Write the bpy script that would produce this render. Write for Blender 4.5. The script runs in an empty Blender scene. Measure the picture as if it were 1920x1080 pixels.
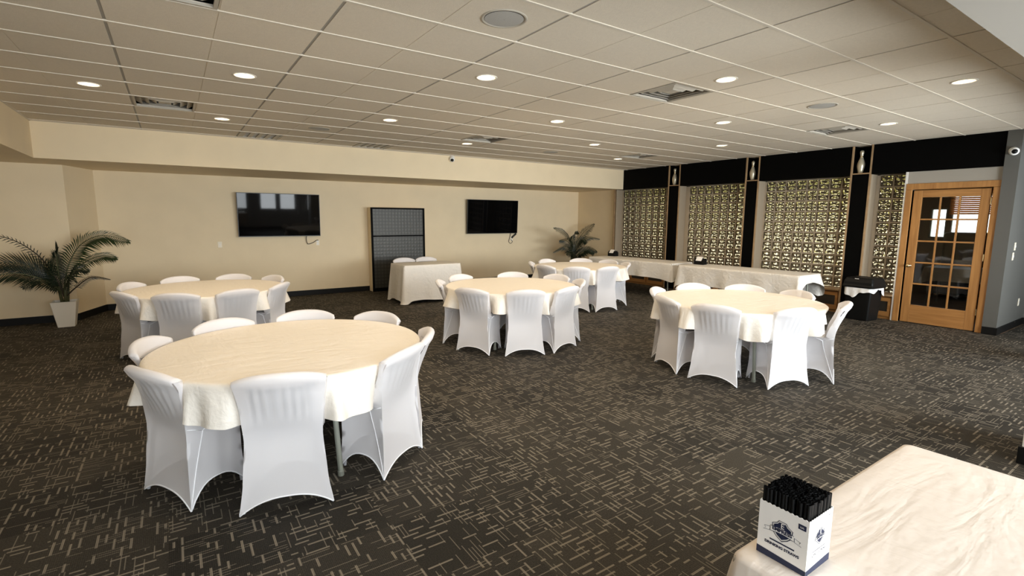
import bpy, bmesh, math, random
from mathutils import Matrix, Vector
random.seed(7)
PI = math.pi; rad = math.radians
sc = bpy.context.scene
COL = sc.collection

# ------------------------------------------------------------ camera
EYE = 1.65
CEIL = 2.927          # suspended ceiling
SOF = 2.435           # underside of the soffits
yaw, pit, rol = rad(34.195), rad(7.904), rad(-.332)
f = Vector((math.sin(yaw)*math.cos(pit), math.cos(yaw)*math.cos(pit), -math.sin(pit)))
r = Vector((math.cos(yaw), -math.sin(yaw), 0)); d = f.cross(r)
r2 = r*math.cos(rol) + d*math.sin(rol); d2 = -r*math.sin(rol) + d*math.cos(rol)
cam = bpy.data.cameras.new('camera'); cam.lens = 933.5/1920*36; cam.sensor_width = 36; cam.clip_start = .02
co = bpy.data.objects.new('camera', cam); COL.objects.link(co)
M = Matrix((r2, -d2, -f)).transposed().to_4x4(); M.translation = (0, 0, EYE)
co.matrix_world = M; sc.camera = co

# ------------------------------------------------------------ world, exposure, daylight
w = bpy.data.worlds.new('World'); sc.world = w; w.use_nodes = True
bg = w.node_tree.nodes['Background']; bg.inputs[0].default_value = (.90, .95, 1.0, 1); bg.inputs[1].default_value = 2.6
vs = sc.view_settings; vs.view_transform = 'Standard'; vs.look = 'None'; vs.gamma = 1; vs.use_curve_mapping = False
vs.exposure = 0.44
sc.cycles.caustics_reflective = False; sc.cycles.caustics_refractive = False
sc.cycles.max_bounces = 10; sc.cycles.diffuse_bounces = 8; sc.cycles.transparent_max_bounces = 16
sc.cycles.sample_clamp_indirect = 6

def area(name, loc, rot, sx, sy, energy, color):
    l = bpy.data.lights.new(name, 'AREA'); l.shape = 'RECTANGLE'; l.size = sx; l.size_y = sy; l.energy = energy; l.color = color
    o = bpy.data.objects.new(name, l); COL.objects.link(o); o.location = loc; o.rotation_euler = rot
    return o
DAY = (.92, .95, 1.0)
NEARY = -1.25
NEAR_WIN = [-2.5, -.63, 1.25, 3.13, 5.01, 6.89, 8.77]     # left edges of the double windows behind the camera; leftmost added to brighten chairs
for x, e in zip(NEAR_WIN, (45, 105, 160, 210, 280, 280, 220)):
    area('daylight', (x+.715, NEARY-.35, 1.6), (rad(90), 0, 0), 1.6, 1.7, e, DAY)
PORCH_WIN = [(2.75, 3.74, 1.28, 2.25), (3.80, 4.10, 1.28, 1.94), (5.0, 6.4, .95, 2.3), (7.1, 8.5, .95, 2.3), (9.2, 10.6, .95, 2.3), (11.3, 12.7, .95, 2.3), (13.2, 14.2, .95, 2.3)]   # y0, y1, z0, z1

# ------------------------------------------------------------ materials
def ramp(nt, fac, stops):
    n = nt.nodes.new('ShaderNodeValToRGB'); e = n.color_ramp.elements
    while len(e) < len(stops): e.new(.5)
    for q, (p, c) in zip(e, stops): q.position = p; q.color = (*c, 1)
    nt.links.new(fac, n.inputs[0]); return n.outputs[0]
def mat(name, col, rough=.6, metal=0, spec=.5, noise=0, nscale=20, bump=0, bscale=60, **kw):
    m = bpy.data.materials.new(name); m.use_nodes = True; nt = m.node_tree; b = nt.nodes['Principled BSDF']
    b.inputs['Base Color'].default_value = (*col, 1); b.inputs['Roughness'].default_value = rough
    b.inputs['Metallic'].default_value = metal; b.inputs['Specular IOR Level'].default_value = spec
    tc = nt.nodes.new('ShaderNodeTexCoord')
    if noise:
        n = nt.nodes.new('ShaderNodeTexNoise'); n.inputs['Scale'].default_value = nscale; n.inputs['Detail'].default_value = 4
        nt.links.new(tc.outputs['Object'], n.inputs['Vector'])
        lo = tuple(c*(1-noise) for c in col); hi = tuple(min(1, c*(1+noise)) for c in col)
        nt.links.new(ramp(nt, n.outputs[0], [(.3, lo), (.7, hi)]), b.inputs['Base Color'])
    if bump:
        n = nt.nodes.new('ShaderNodeTexNoise'); n.inputs['Scale'].default_value = bscale; n.inputs['Detail'].default_value = 3
        nt.links.new(tc.outputs['Object'], n.inputs['Vector'])
        bp = nt.nodes.new('ShaderNodeBump'); bp.inputs['Strength'].default_value = bump; bp.inputs['Distance'].default_value = .01
        nt.links.new(n.outputs[0], bp.inputs['Height']); nt.links.new(bp.outputs[0], b.inputs['Normal'])
    for k, v in kw.items():
        b.inputs[k.replace('_', ' ')].default_value = v
    return m
MT = {}
MT['wall'] = mat('wall_paint_cream', (.79, .66, .45), .7, noise=.02, nscale=3, bump=.05, bscale=250)
MT['wall_white'] = mat('wall_paint_white', (.80, .79, .76), .6)
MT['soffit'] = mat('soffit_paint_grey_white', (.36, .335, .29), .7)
MT['grey_wall'] = mat('wall_paint_grey', (.105, .105, .097), .45)
MT['tile'] = mat('ceiling_tile_fibre', (.70, .625, .505), .9, noise=.03, nscale=60, bump=.25, bscale=180)
MT['tee'] = mat('ceiling_tee_white', (.66, .60, .50), .6)
MT['tee_shaded'] = mat('ceiling_runner_shaded', (.34, .315, .27), .6)  # shade along the main runners, put into a darker tee colour
MT['black'] = mat('black_paint', (.0015, .0015, .0015), .6, spec=.06)
MT['base'] = mat('black_vinyl_base', (.005, .005, .005), .5, spec=.2)
def cloth(name, col, st):
    m = mat(name, col, .5); nt = m.node_tree; b = nt.nodes['Principled BSDF']; k = 0
    tc = nt.nodes.new('ShaderNodeTexCoord'); prev = None
    for sx, sy, dist, strn in ((2.2, 9, 1.2, st), (8, 2.5, 1.5, st*.7), (26, 26, 0, st*.35)):
        mp = nt.nodes.new('ShaderNodeMapping'); mp.inputs['Scale'].default_value = (sx, sy, sx); mp.inputs['Rotation'].default_value = (0, 0, .5*sx)
        n = nt.nodes.new('ShaderNodeTexNoise'); n.inputs['Scale'].default_value = 1; n.inputs['Detail'].default_value = 3; n.inputs['Distortion'].default_value = dist
        nt.links.new(tc.outputs['Object'], mp.inputs[0]); nt.links.new(mp.outputs[0], n.inputs['Vector'])
        bp = nt.nodes.new('ShaderNodeBump'); bp.inputs['Strength'].default_value = strn; bp.inputs['Distance'].default_value = .03
        nt.links.new(n.outputs[0], bp.inputs['Height'])
        if prev: nt.links.new(prev.outputs[0], bp.inputs['Normal'])
        prev = bp
    nt.links.new(prev.outputs[0], b.inputs['Normal']); return m
MT['cloth'] = cloth('tablecloth_white', (.87, .82, .74), .30)
MT['cloth3'] = cloth('tablecloth_cream', (.70, .625, .555), .20)  # near table's white cloth, colour lowered to offset the strong window light
MT['cloth2'] = cloth('tablecloth_offwhite', (.74, .71, .66), .45)
MT['hem'] = mat('spandex_hem', (.92, .92, .94), .6)
MT['frame'] = mat('chair_frame_grey', (.35, .35, .37), .5)
MT['slat'] = mat('chair_slat_dark', (.03, .03, .035), .5)
MT['pad'] = mat('chair_pad_grey', (.45, .45, .47), .7)
MT['leg'] = mat('table_leg_grey', (.23, .24, .20), .4, metal=.3)
MT['plywood'] = mat('table_laminate', (.35, .30, .24), .5)
MT['tvbody'] = mat('television_plastic', (.008, .008, .008), .4)
MT['screen'] = mat('television_screen', (.002, .002, .0022), .035, spec=.14)
MT['white'] = mat('white_plastic', (.82, .81, .78), .4)
MT['plate'] = mat('cream_plastic', (.84, .76, .60), .4)
MT['blackpl'] = mat('black_plastic', (.004, .004, .004), .5, spec=.18)
MT['cord'] = mat('dark_cord', (.05, .045, .04), .5)
MT['chrome'] = mat('brushed_metal', (.75, .73, .70), .25, metal=1)
MT['brass'] = mat('polished_brass', (.85, .66, .36), .2, metal=1)
MT['pin'] = mat('champagne_pin_gloss', (.60, .54, .40), .3, metal=.5)
MT['liner'] = mat('bin_liner_white', (.78, .78, .78), .35, bump=.6, bscale=25)
MT['paper'] = mat('napkin_paper', (.85, .84, .82), .8)
MT['card'] = mat('carton_white', (.84, .81, .77), .5)
MT['navy'] = mat('carton_navy_print', (.012, .018, .05), .5)
MT['straw'] = mat('black_straw', (.004, .004, .004), .45, spec=.2)
MT['pot'] = mat('white_planter', (.72, .69, .62), .35)
MT['soil'] = mat('potting_soil', (.012, .009, .006), .9)
MT['leaf'] = mat('palm_leaf', (.018, .036, .010), .45, noise=.35, nscale=6)
MT['leaf2'] = mat('palm_leaf_dark', (.008, .016, .007), .45, noise=.35, nscale=6)
MT['stem'] = mat('palm_stem', (.06, .065, .025), .6)
MT['dead'] = mat('palm_dry_stalk', (.035, .025, .014), .7)
MT['trim'] = mat('tan_wood_trim', (.36, .235, .125), .45, noise=.15, nscale=8)
MT['jamb'] = mat('jamb_paint_taupe', (.36, .29, .205), .6)
MT['mortar'] = mat('glass_block_mortar', (.40, .33, .24), .7)
MT['dark_inset'] = mat('dark_grille', (.035, .028, .02), .5)
MT['void'] = mat('vent_dark_inside', (.012, .011, .009), .9)
MT['vent'] = mat('vent_metal', (.45, .41, .34), .5)
MT['speaker'] = mat('speaker_mesh', (.42, .41, .38), .7, noise=.12, nscale=400)
MT['porch_wall'] = mat('porch_brown_wall', (.30, .20, .13), .7)
MT['porch_floor'] = mat('porch_floor_wood', (.22, .115, .05), .4, noise=.2, nscale=5)
MT['porch_blind'] = mat('porch_wood_blind', (.75, .42, .17), .6)
_nt = MT['porch_blind'].node_tree; _tl = _nt.nodes.new('ShaderNodeBsdfTranslucent'); _tl.inputs[0].default_value = (.85, .48, .2, 1)
_mx = _nt.nodes.new('ShaderNodeMixShader'); _mx.inputs[0].default_value = .7
_nt.links.new(_nt.nodes['Principled BSDF'].outputs[0], _mx.inputs[1]); _nt.links.new(_tl.outputs[0], _mx.inputs[2]); _nt.links.new(_mx.outputs[0], _nt.nodes['Material Output'].inputs[0])
MT['grass'] = mat('lawn', (.16, .22, .05), .9, noise=.3, nscale=2)
MT['shrub'] = mat('shrub_leaves', (.80, .62, .22), .8, noise=.6, nscale=9)
MT['can'] = mat('downlight_reflector', (.85, .78, .62), .3, metal=.6)
MT['ring'] = mat('downlight_trim', (.82, .78, .70), .4)

def emit(name, col, s):
    m = bpy.data.materials.new(name); m.use_nodes = True; nt = m.node_tree; b = nt.nodes['Principled BSDF']
    b.inputs['Base Color'].default_value = (*col, 1); b.inputs['Emission Color'].default_value = (*col, 1); b.inputs['Emission Strength'].default_value = s
    return m
MT['bulb'] = emit('lit_bulb', (1, .80, .52), 28)

def wood(name, c1, c2, axis=2):
    m = bpy.data.materials.new(name); m.use_nodes = True; nt = m.node_tree; b = nt.nodes['Principled BSDF']
    tc = nt.nodes.new('ShaderNodeTexCoord'); mp = nt.nodes.new('ShaderNodeMapping')
    s = [28, 28, 28]; s[axis] = 1.6; mp.inputs['Scale'].default_value = s
    nt.links.new(tc.outputs['Object'], mp.inputs[0])
    n = nt.nodes.new('ShaderNodeTexNoise'); n.inputs['Scale'].default_value = 1; n.inputs['Detail'].default_value = 5; n.inputs['Distortion'].default_value = .6
    nt.links.new(mp.outputs[0], n.inputs['Vector'])
    nt.links.new(ramp(nt, n.outputs[0], [(.3, c1), (.7, c2)]), b.inputs['Base Color']); b.inputs['Roughness'].default_value = .38
    return m
MT['oak'] = wood('door_oak', (.33, .15, .045), (.47, .235, .075))
MT['oak_h'] = wood('door_oak_crossgrain', (.33, .15, .045), (.47, .235, .075), 1)

def spandex():
    m = bpy.data.materials.new('spandex_white'); m.use_nodes = True; nt = m.node_tree; b = nt.nodes['Principled BSDF']
    b.inputs['Base Color'].default_value = (.89, .87, .885, 1); b.inputs['Roughness'].default_value = .55
    b.inputs['Sheen Weight'].default_value = .25
    tr = nt.nodes.new('ShaderNodeBsdfTransparent'); mx = nt.nodes.new('ShaderNodeMixShader'); mx.inputs[0].default_value = .30
    out = nt.nodes['Material Output']
    nt.links.new(b.outputs[0], mx.inputs[1]); nt.links.new(tr.outputs[0], mx.inputs[2]); nt.links.new(mx.outputs[0], out.inputs[0])
    return m
MT['spandex'] = spandex()

def pane_mat():
    m = bpy.data.materials.new('clear_pane'); m.use_nodes = True; nt = m.node_tree; nt.nodes.remove(nt.nodes['Principled BSDF'])
    tr = nt.nodes.new('ShaderNodeBsdfTransparent'); tr.inputs[0].default_value = (.93, .94, .93, 1)
    gl = nt.nodes.new('ShaderNodeBsdfGlossy'); gl.inputs['Roughness'].default_value = .02
    fr = nt.nodes.new('ShaderNodeFresnel'); fr.inputs[0].default_value = 1.45
    mx = nt.nodes.new('ShaderNodeMixShader'); nt.links.new(fr.outputs[0], mx.inputs[0])
    nt.links.new(tr.outputs[0], mx.inputs[1]); nt.links.new(gl.outputs[0], mx.inputs[2])
    nt.links.new(mx.outputs[0], nt.nodes['Material Output'].inputs[0])
    return m
MT['pane'] = pane_mat()

def glassblock_mat():
    m = bpy.data.materials.new('glass_block'); m.use_nodes = True; nt = m.node_tree; b = nt.nodes['Principled BSDF']
    b.inputs['Base Color'].default_value = (.80, .66, .43, 1); b.inputs['Roughness'].default_value = .09
    b.inputs['Transmission Weight'].default_value = .91; b.inputs['IOR'].default_value = 1.42
    return m
MT['block'] = glassblock_mat()

class NT:                                # tiny math-node helper
    def __init__(s, nt): s.nt = nt
    def m(s, op, a, b=None, c=None):
        n = s.nt.nodes.new('ShaderNodeMath'); n.operation = op
        for i, v in enumerate((a, b, c)):
            if v is None: continue
            if isinstance(v, (int, float)): n.inputs[i].default_value = v
            else: s.nt.links.new(v, n.inputs[i])
        return n.outputs[0]
    def rnd(s, a, b, c=0.0):
        cb = s.nt.nodes.new('ShaderNodeCombineXYZ')
        for i, v in enumerate((a, b, c)):
            if isinstance(v, (int, float)): cb.inputs[i].default_value = v
            else: s.nt.links.new(v, cb.inputs[i])
        wn = s.nt.nodes.new('ShaderNodeTexWhiteNoise'); wn.noise_dimensions = '3D'; s.nt.links.new(cb.outputs[0], wn.inputs[0])
        return wn.outputs[0]
    def mixv(s, fac, a, b):              # a*(1-fac)+b*fac
        return s.m('ADD', s.m('MULTIPLY', a, s.m('SUBTRACT', 1, fac)), s.m('MULTIPLY', b, fac))

def carpet():
    m = bpy.data.materials.new('carpet_tile_dashes'); m.use_nodes = True; nt = m.node_tree; b = nt.nodes['Principled BSDF']
    k = NT(nt); g = nt.nodes.new('ShaderNodeNewGeometry'); sp = nt.nodes.new('ShaderNodeSeparateXYZ'); nt.links.new(g.outputs['Position'], sp.inputs[0])
    T = .5
    x = k.m('ADD', sp.outputs[0], 50.13); y = k.m('ADD', sp.outputs[1], 50.07)
    i = k.m('FLOOR', k.m('DIVIDE', x, T)); j = k.m('FLOOR', k.m('DIVIDE', y, T))
    c = k.m('MODULO', k.m('ADD', i, j), 2)
    u = k.mixv(c, x, y); v = k.mixv(c, y, x); tid = k.m('ADD', k.m('MULTIPLY', i, 7.31), k.m('MULTIPLY', j, 3.77))
    def dashes(u, v, lane, length, width, dens, seed):
        L = k.m('FLOOR', k.m('DIVIDE', v, lane)); fv = k.m('FRACT', k.m('DIVIDE', v, lane))
        off = k.rnd(L, tid, seed)
        q = k.m('ADD', k.m('DIVIDE', u, length), k.m('MULTIPLY', off, 5)); K = k.m('FLOOR', q); fu = k.m('FRACT', q)
        on = k.m('GREATER_THAN', k.rnd(L, K, k.m('ADD', tid, seed+.5)), 1-dens)
        ln = k.m('ADD', .3, k.m('MULTIPLY', k.rnd(K, L, seed+9.1), .6))
        inl = k.m('LESS_THAN', fu, ln); inw = k.m('LESS_THAN', k.m('ABSOLUTE', k.m('SUBTRACT', fv, .5)), width)
        return k.m('MULTIPLY', on, k.m('MULTIPLY', inl, inw))
    thick = dashes(u, v, .036, .15, .155, .60, 1.3)
    thin = dashes(v, u, .019, .20, .13, .44, 5.7)
    pat = k.m('MULTIPLY', k.m('ADD', k.m('MULTIPLY', thick, .85), k.m('MULTIPLY', thin, .62)), 1)
    pat = k.m('MINIMUM', pat, 1)
    # ribbed pile: fine rows that break the dashes into dots
    rib = k.m('MULTIPLY', k.m('SINE', k.m('MULTIPLY', v, 2*PI/.0085)), .5)
    rib2 = k.m('ADD', .80, k.m('MULTIPLY', rib, .4))
    no = nt.nodes.new('ShaderNodeTexNoise'); no.inputs['Scale'].default_value = 130; no.inputs['Detail'].default_value = 2
    nt.links.new(g.outputs['Position'], no.inputs['Vector'])
    big = nt.nodes.new('ShaderNodeTexNoise'); big.inputs['Scale'].default_value = 3.2; nt.links.new(g.outputs['Position'], big.inputs['Vector'])
    tone = k.m('ADD', .55, k.m('MULTIPLY', k.rnd(i, j, 3.3), .75))
    base = k.m('MULTIPLY', k.m('MULTIPLY', k.m('ADD', -.1, k.m('MULTIPLY', no.outputs[0], 2.2)), tone), rib2)
    mx = nt.nodes.new('ShaderNodeMix'); mx.data_type = 'RGBA'
    def col(c): 
        n = nt.nodes.new('ShaderNodeMix'); n.data_type = 'RGBA'; n.blend_type = 'MULTIPLY'; n.inputs[0].default_value = 1
        n.inputs[6].default_value = (*c, 1); cb = nt.nodes.new('ShaderNodeCombineXYZ')
        for q in range(3): nt.links.new(base if c[0] < .1 else rib2, cb.inputs[q])
        nt.links.new(cb.outputs[0], n.inputs[7]); return n.outputs[2]
    nt.links.new(pat, mx.inputs[0]); nt.links.new(col((.034, .029, .021)), mx.inputs[6]); nt.links.new(col((.25, .215, .165)), mx.inputs[7])
    nt.links.new(mx.outputs[2], b.inputs['Base Color']); b.inputs['Roughness'].default_value = .75; b.inputs['Specular IOR Level'].default_value = .25
    bp = nt.nodes.new('ShaderNodeBump'); bp.inputs['Strength'].default_value = .35; bp.inputs['Distance'].default_value = .004
    nt.links.new(no.outputs[0], bp.inputs['Height']); nt.links.new(bp.outputs[0], b.inputs['Normal'])
    return m
MT['carpet'] = carpet()

def weave():
    m = bpy.data.materials.new('woven_panel'); m.use_nodes = True; nt = m.node_tree; b = nt.nodes['Principled BSDF']
    k = NT(nt); tc = nt.nodes.new('ShaderNodeTexCoord'); sp = nt.nodes.new('ShaderNodeSeparateXYZ'); nt.links.new(tc.outputs['Object'], sp.inputs[0])
    S = .075
    x = k.m('DIVIDE', k.m('ADD', sp.outputs[0], 30), S); z = k.m('DIVIDE', k.m('ADD', sp.outputs[2], 30), S)
    sx = k.m('ABSOLUTE', k.m('SINE', k.m('MULTIPLY', x, PI))); sz = k.m('ABSOLUTE', k.m('SINE', k.m('MULTIPLY', z, PI)))
    p = k.m('MULTIPLY', sx, sz)
    nt.links.new(ramp(nt, p, [(.1, (.026, .025, .020)), (.7, (.046, .044, .035))]), b.inputs['Base Color'])
    b.inputs['Metallic'].default_value = .2; b.inputs['Roughness'].default_value = .4
    bp = nt.nodes.new('ShaderNodeBump'); bp.inputs['Strength'].default_value = .4; bp.inputs['Distance'].default_value = .004
    nt.links.new(p, bp.inputs['Height']); nt.links.new(bp.outputs[0], b.inputs['Normal'])
    return m
MT['weave'] = weave()

# ------------------------------------------------------------ helpers
class MB:
    def __init__(s): s.v = []; s.f = []
    def box(s, x0, x1, y0, y1, z0, z1):
        n = len(s.v)
        s.v += [(x, y, z) for z in (z0, z1) for y in (y0, y1) for x in (x0, x1)]
        s.f += [tuple(n+i for i in q) for q in ((0, 2, 3, 1), (4, 5, 7, 6), (0, 1, 5, 4), (2, 6, 7, 3), (0, 4, 6, 2), (1, 3, 7, 5))]
        return s
    def lathe(s, prof, seg=24, c=(0, 0), cap=True):
        n = len(s.v); N = len(prof)
        for rr, z in prof:
            for i in range(seg):
                a = 2*PI*i/seg; s.v.append((c[0]+rr*math.cos(a), c[1]+rr*math.sin(a), z))
        for j in range(N-1):
            for i in range(seg):
                i2 = (i+1) % seg; s.f.append((n+j*seg+i, n+j*seg+i2, n+(j+1)*seg+i2, n+(j+1)*seg+i))
        if cap:
            s.f.append(tuple(n+i for i in reversed(range(seg)))); s.f.append(tuple(n+(N-1)*seg+i for i in range(seg)))
        return s
    def tube(s, pts, rr, seg=8, cap=True):
        pts = [Vector(p) for p in pts]; n = len(s.v); N = len(pts)
        rs = rr if isinstance(rr, (list, tuple)) else [rr]*N
        up = Vector((.13, .27, .95))
        for j, p in enumerate(pts):
            t = (pts[min(j+1, N-1)] - pts[max(j-1, 0)]).normalized()
            a = t.cross(up)
            if a.length < .05: a = t.cross(Vector((1, 0, 0)))
            a.normalize(); b = t.cross(a)
            for i in range(seg):
                q = 2*PI*i/seg; s.v.append(tuple(p + (a*math.cos(q) + b*math.sin(q))*rs[j]))
        for j in range(N-1):
            for i in range(seg):
                i2 = (i+1) % seg; s.f.append((n+j*seg+i, n+j*seg+i2, n+(j+1)*seg+i2, n+(j+1)*seg+i))
        if cap:
            s.f.append(tuple(n+i for i in reversed(range(seg)))); s.f.append(tuple(n+(N-1)*seg+i for i in range(seg)))
        return s
    def grid(s, P):                       # P[j][i] points
        n = len(s.v); R = len(P); C = len(P[0])
        for row in P: s.v += [tuple(p) for p in row]
        for j in range(R-1):
            for i in range(C-1):
                s.f.append((n+j*C+i, n+j*C+i+1, n+(j+1)*C+i+1, n+(j+1)*C+i))
        return s
    def mesh(s, name, m, smooth=False, bevel=0, merge=0, recalc=True):
        me = bpy.data.meshes.new(name); me.from_pydata(s.v, [], s.f)
        bm = bmesh.new(); bm.from_mesh(me)
        if merge: bmesh.ops.remove_doubles(bm, verts=bm.verts, dist=merge)
        if bevel: bmesh.ops.bevel(bm, geom=bm.edges[:], offset=bevel, segments=2, affect='EDGES', profile=.5)
        if recalc: bmesh.ops.recalc_face_normals(bm, faces=bm.faces)
        bm.to_mesh(me); bm.free()
        me.materials.append(MT[m] if isinstance(m, str) else m)
        if smooth:
            for p in me.polygons: p.use_smooth = True
        me.update(); return me
    def obj(s, name, m, parent=None, **k):
        return link(name, s.mesh(name, m, **k), parent)
def link(name, me, parent=None, loc=(0, 0, 0), rotz=0):
    o = bpy.data.objects.new(name, me); COL.objects.link(o); o.parent = parent; o.location = loc; o.rotation_euler = (0, 0, rotz); return o
def tag(o, label, cat, group=None):
    o['label'] = label; o['category'] = cat
    if group: o['group'] = group
    return o
def thing(name, label, cat, loc=(0, 0, 0), rotz=0, group=None):
    return tag(link(name, None, None, loc, rotz), label, cat, group)
def struct(o, label=None, cat=None):
    o['kind'] = 'structure'
    if label: o['label'] = label; o['category'] = cat or o.name.split('_')[0]
    return o
def box(name, x0, x1, y0, y1, z0, z1, m, parent=None, bevel=0):
    return MB().box(x0, x1, y0, y1, z0, z1).obj(name, m, parent, bevel=bevel)
def dup(root, loc, rotz):
    q = root.copy(); COL.objects.link(q); q.location = loc; q.rotation_euler = (0, 0, rotz)
    for ch in root.children:
        c = ch.copy(); COL.objects.link(c); c.parent = q
        for g in ch.children:
            e = g.copy(); COL.objects.link(e); e.parent = c
    return q
def smooth(t): t = max(0, min(1, t)); return t*t*(3-2*t)
def lerp(a, b, t): return a+(b-a)*t

# ------------------------------------------------------------ room shell
FARY = 11.22; LX = -3.2; RX = 9.9; GL = 10.17
fl = MB().box(LX-.2, 12.9, NEARY-.2, FARY+.2, -.1, 0).obj('floor', 'carpet'); struct(fl, 'dark carpet with short beige dashes all over the hall', 'floor')
wf = MB().box(LX-.2, RX+.5, FARY, FARY+.15, 0, SOF+.5).obj('wall_far', 'wall'); struct(wf, 'cream far wall carrying two televisions', 'wall')
# left pier: face at Y=10.4, splayed side back to the far wall
m = MB(); zt = SOF
pts = [(LX, 10.4), (-1.33, 10.4), (-1.05, FARY), (LX, FARY)]
m.v = [(x, y, 0) for x, y in pts] + [(x, y, zt) for x, y in pts]
m.f = [(0, 1, 5, 4), (1, 2, 6, 5), (2, 3, 7, 6), (3, 0, 4, 7), (4, 5, 6, 7), (3, 2, 1, 0)]
struct(m.obj('wall_pier', 'wall'), 'cream wall projection behind the white planter', 'wall')
struct(box('wall_left', LX-.15, LX, NEARY-.2, FARY, 0, CEIL+.2, 'wall'), 'cream left side wall', 'wall')
m = MB().box(LX, RX+.4, 9.39, FARY+.02, SOF, CEIL+.25)
struct(m.obj('ceiling_soffit_far', 'wall'), 'cream dropped soffit along the far wall', 'ceiling')
struct(box('ceiling_soffit_left', LX, -1.486, .71, 9.39, SOF, CEIL+.25, 'wall'), 'cream dropped soffit along the left wall', 'ceiling')
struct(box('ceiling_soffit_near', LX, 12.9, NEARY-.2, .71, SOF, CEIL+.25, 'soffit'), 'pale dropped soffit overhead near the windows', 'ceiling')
bbs = MB().box(-1.075, 9.98, FARY-.014, FARY, 0, .11).obj('baseboard_far', 'base', bevel=.003); struct(bbs, 'black vinyl base along the far wall', 'baseboard')
m = MB(); m.box(LX, -1.325, 10.386, 10.4, 0, .11)
n = len(m.v); pp = [(-1.33, 10.386), (-1.036, FARY-.01), (-1.05, FARY), (-1.344, 10.4)]
m.v += [(x, y, 0) for x, y in pp] + [(x, y, .11) for x, y in pp]
m.f += [tuple(n+i for i in q) for q in [(0, 1, 5, 4), (1, 2, 6, 5), (2, 3, 7, 6), (3, 0, 4, 7), (4, 5, 6, 7)]]
struct(m.obj('baseboard_left', 'base'), 'black vinyl base around the wall projection', 'baseboard')

# near wall with double windows (behind the camera; the room's daylight)
m = MB(); z0, z1 = .72, 2.30
m.box(LX-.2, 12.9, NEARY-.2, NEARY, 0, z0); m.box(LX-.2, 12.9, NEARY-.2, NEARY, z1, SOF+.02)
xs = [LX-.2]+[q for x in NEAR_WIN for q in (x, x+1.43)]+[12.9]
for a, b in zip(xs[::2], xs[1::2]): m.box(a, b, NEARY-.2, NEARY, z0, z1)
struct(m.obj('wall_near', 'wall_white'), 'white window wall', 'wall')
for q, x in enumerate(NEAR_WIN):
    wn = struct(link('window_%d' % (q+5), None, None, (x, NEARY-.1, z0)), 'white double window in the near wall', 'window')
    W, H = 1.43, z1-z0
    mm = MB().box(0, W, -.04, .04, 0, .05).box(0, W, -.04, .04, H-.05, H).box(0, .05, -.04, .04, .05, H-.05).box(W-.05, W, -.04, .04, .05, H-.05)
    mm.obj('window_frame', 'white', wn)
    box('mullion', .62, .81, -.04, .04, .05, H-.05, 'white', wn)
    for a, b in ((.05, .62), (.81, W-.05)): box('pane', a, b, -.004, .004, .05, H-.05, 'pane', wn)

# right wall -------------------------------------------------------------
BAND = SOF
OPEN = [(7.95, 9.62), (6.0, 7.60), (4.05, 5.69), (3.235, 3.72)]
PIL = [(7.62, 7.93), (5.71, 5.98), (3.74, 4.03)]
BACK = GL+.09
# alcove part, beyond the first window
struct(box('wall_right', RX+.07, BACK, 9.70, FARY, 0, SOF, 'wall'), 'cream return wall beside the first glass block window', 'wall')
# wall over and beside the door
DY0, DY1, DZ = 2.16, 3.125, 2.15
m = MB().box(RX, RX+.16, 2.08, 3.235, DZ, CEIL+.1).box(RX, RX+.16, DY1, 3.235, 0, DZ).box(RX, RX+.16, 2.08, DY0, 0, DZ)
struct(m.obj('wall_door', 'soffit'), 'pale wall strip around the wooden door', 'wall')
# grey pier and the grey return wall
m = MB(); pts = [(RX-.04, 2.08), (RX-.04, 1.92), (11.35, 1.92), (12.9, 1.0), (12.9, 2.08)]
N = len(pts); m.v = [(x, y, 0) for x, y in pts]+[(x, y, CEIL+.05) for x, y in pts]
m.f = [(i, (i+1) % N, (i+1) % N+N, i+N) for i in range(N)]+[tuple(range(N, 2*N)), tuple(reversed(range(N)))]
struct(m.obj('wall_grey', 'grey_wall'), 'dark grey wall corner right of the wooden door', 'wall')
m = MB(); e = .014
m.box(RX-.04-e, RX-.04, 1.92-e, 2.075, 0, .11).box(RX-.04, 11.35, 1.92-e, 1.92, 0, .11)
n = len(m.v); pp = [(11.35, 1.92-e), (12.9, 1.0-e*1.2), (12.9, 1.0), (11.35, 1.92)]
m.v += [(x, y, 0) for x, y in pp]+[(x, y, .11) for x, y in pp]
m.f += [tuple(n+i for i in q) for q in [(0, 1, 5, 4), (1, 2, 6, 5), (2, 3, 7, 6), (3, 0, 4, 7), (4, 5, 6, 7)]]
struct(m.obj('baseboard_grey', 'base'), 'black vinyl base along the grey wall', 'baseboard')
struct(box('wall_end', 12.9, 13.05, NEARY-.2, 2.1, 0, CEIL+.1, 'wall_white'), 'white end wall', 'wall')
# white pillar cut by the right edge of the picture
p = struct(link('wall_pillar', None, None, (0, 0, 0)), 'white pillar with black base at the right edge of the picture', 'wall')
box('shaft', 4.73, 5.3, .25, .71, 0, SOF, 'wall_white', p, bevel=.004); box('plinth', 4.712, 5.312, .238, .725, 0, .12, 'base', p, bevel=.003)

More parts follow.
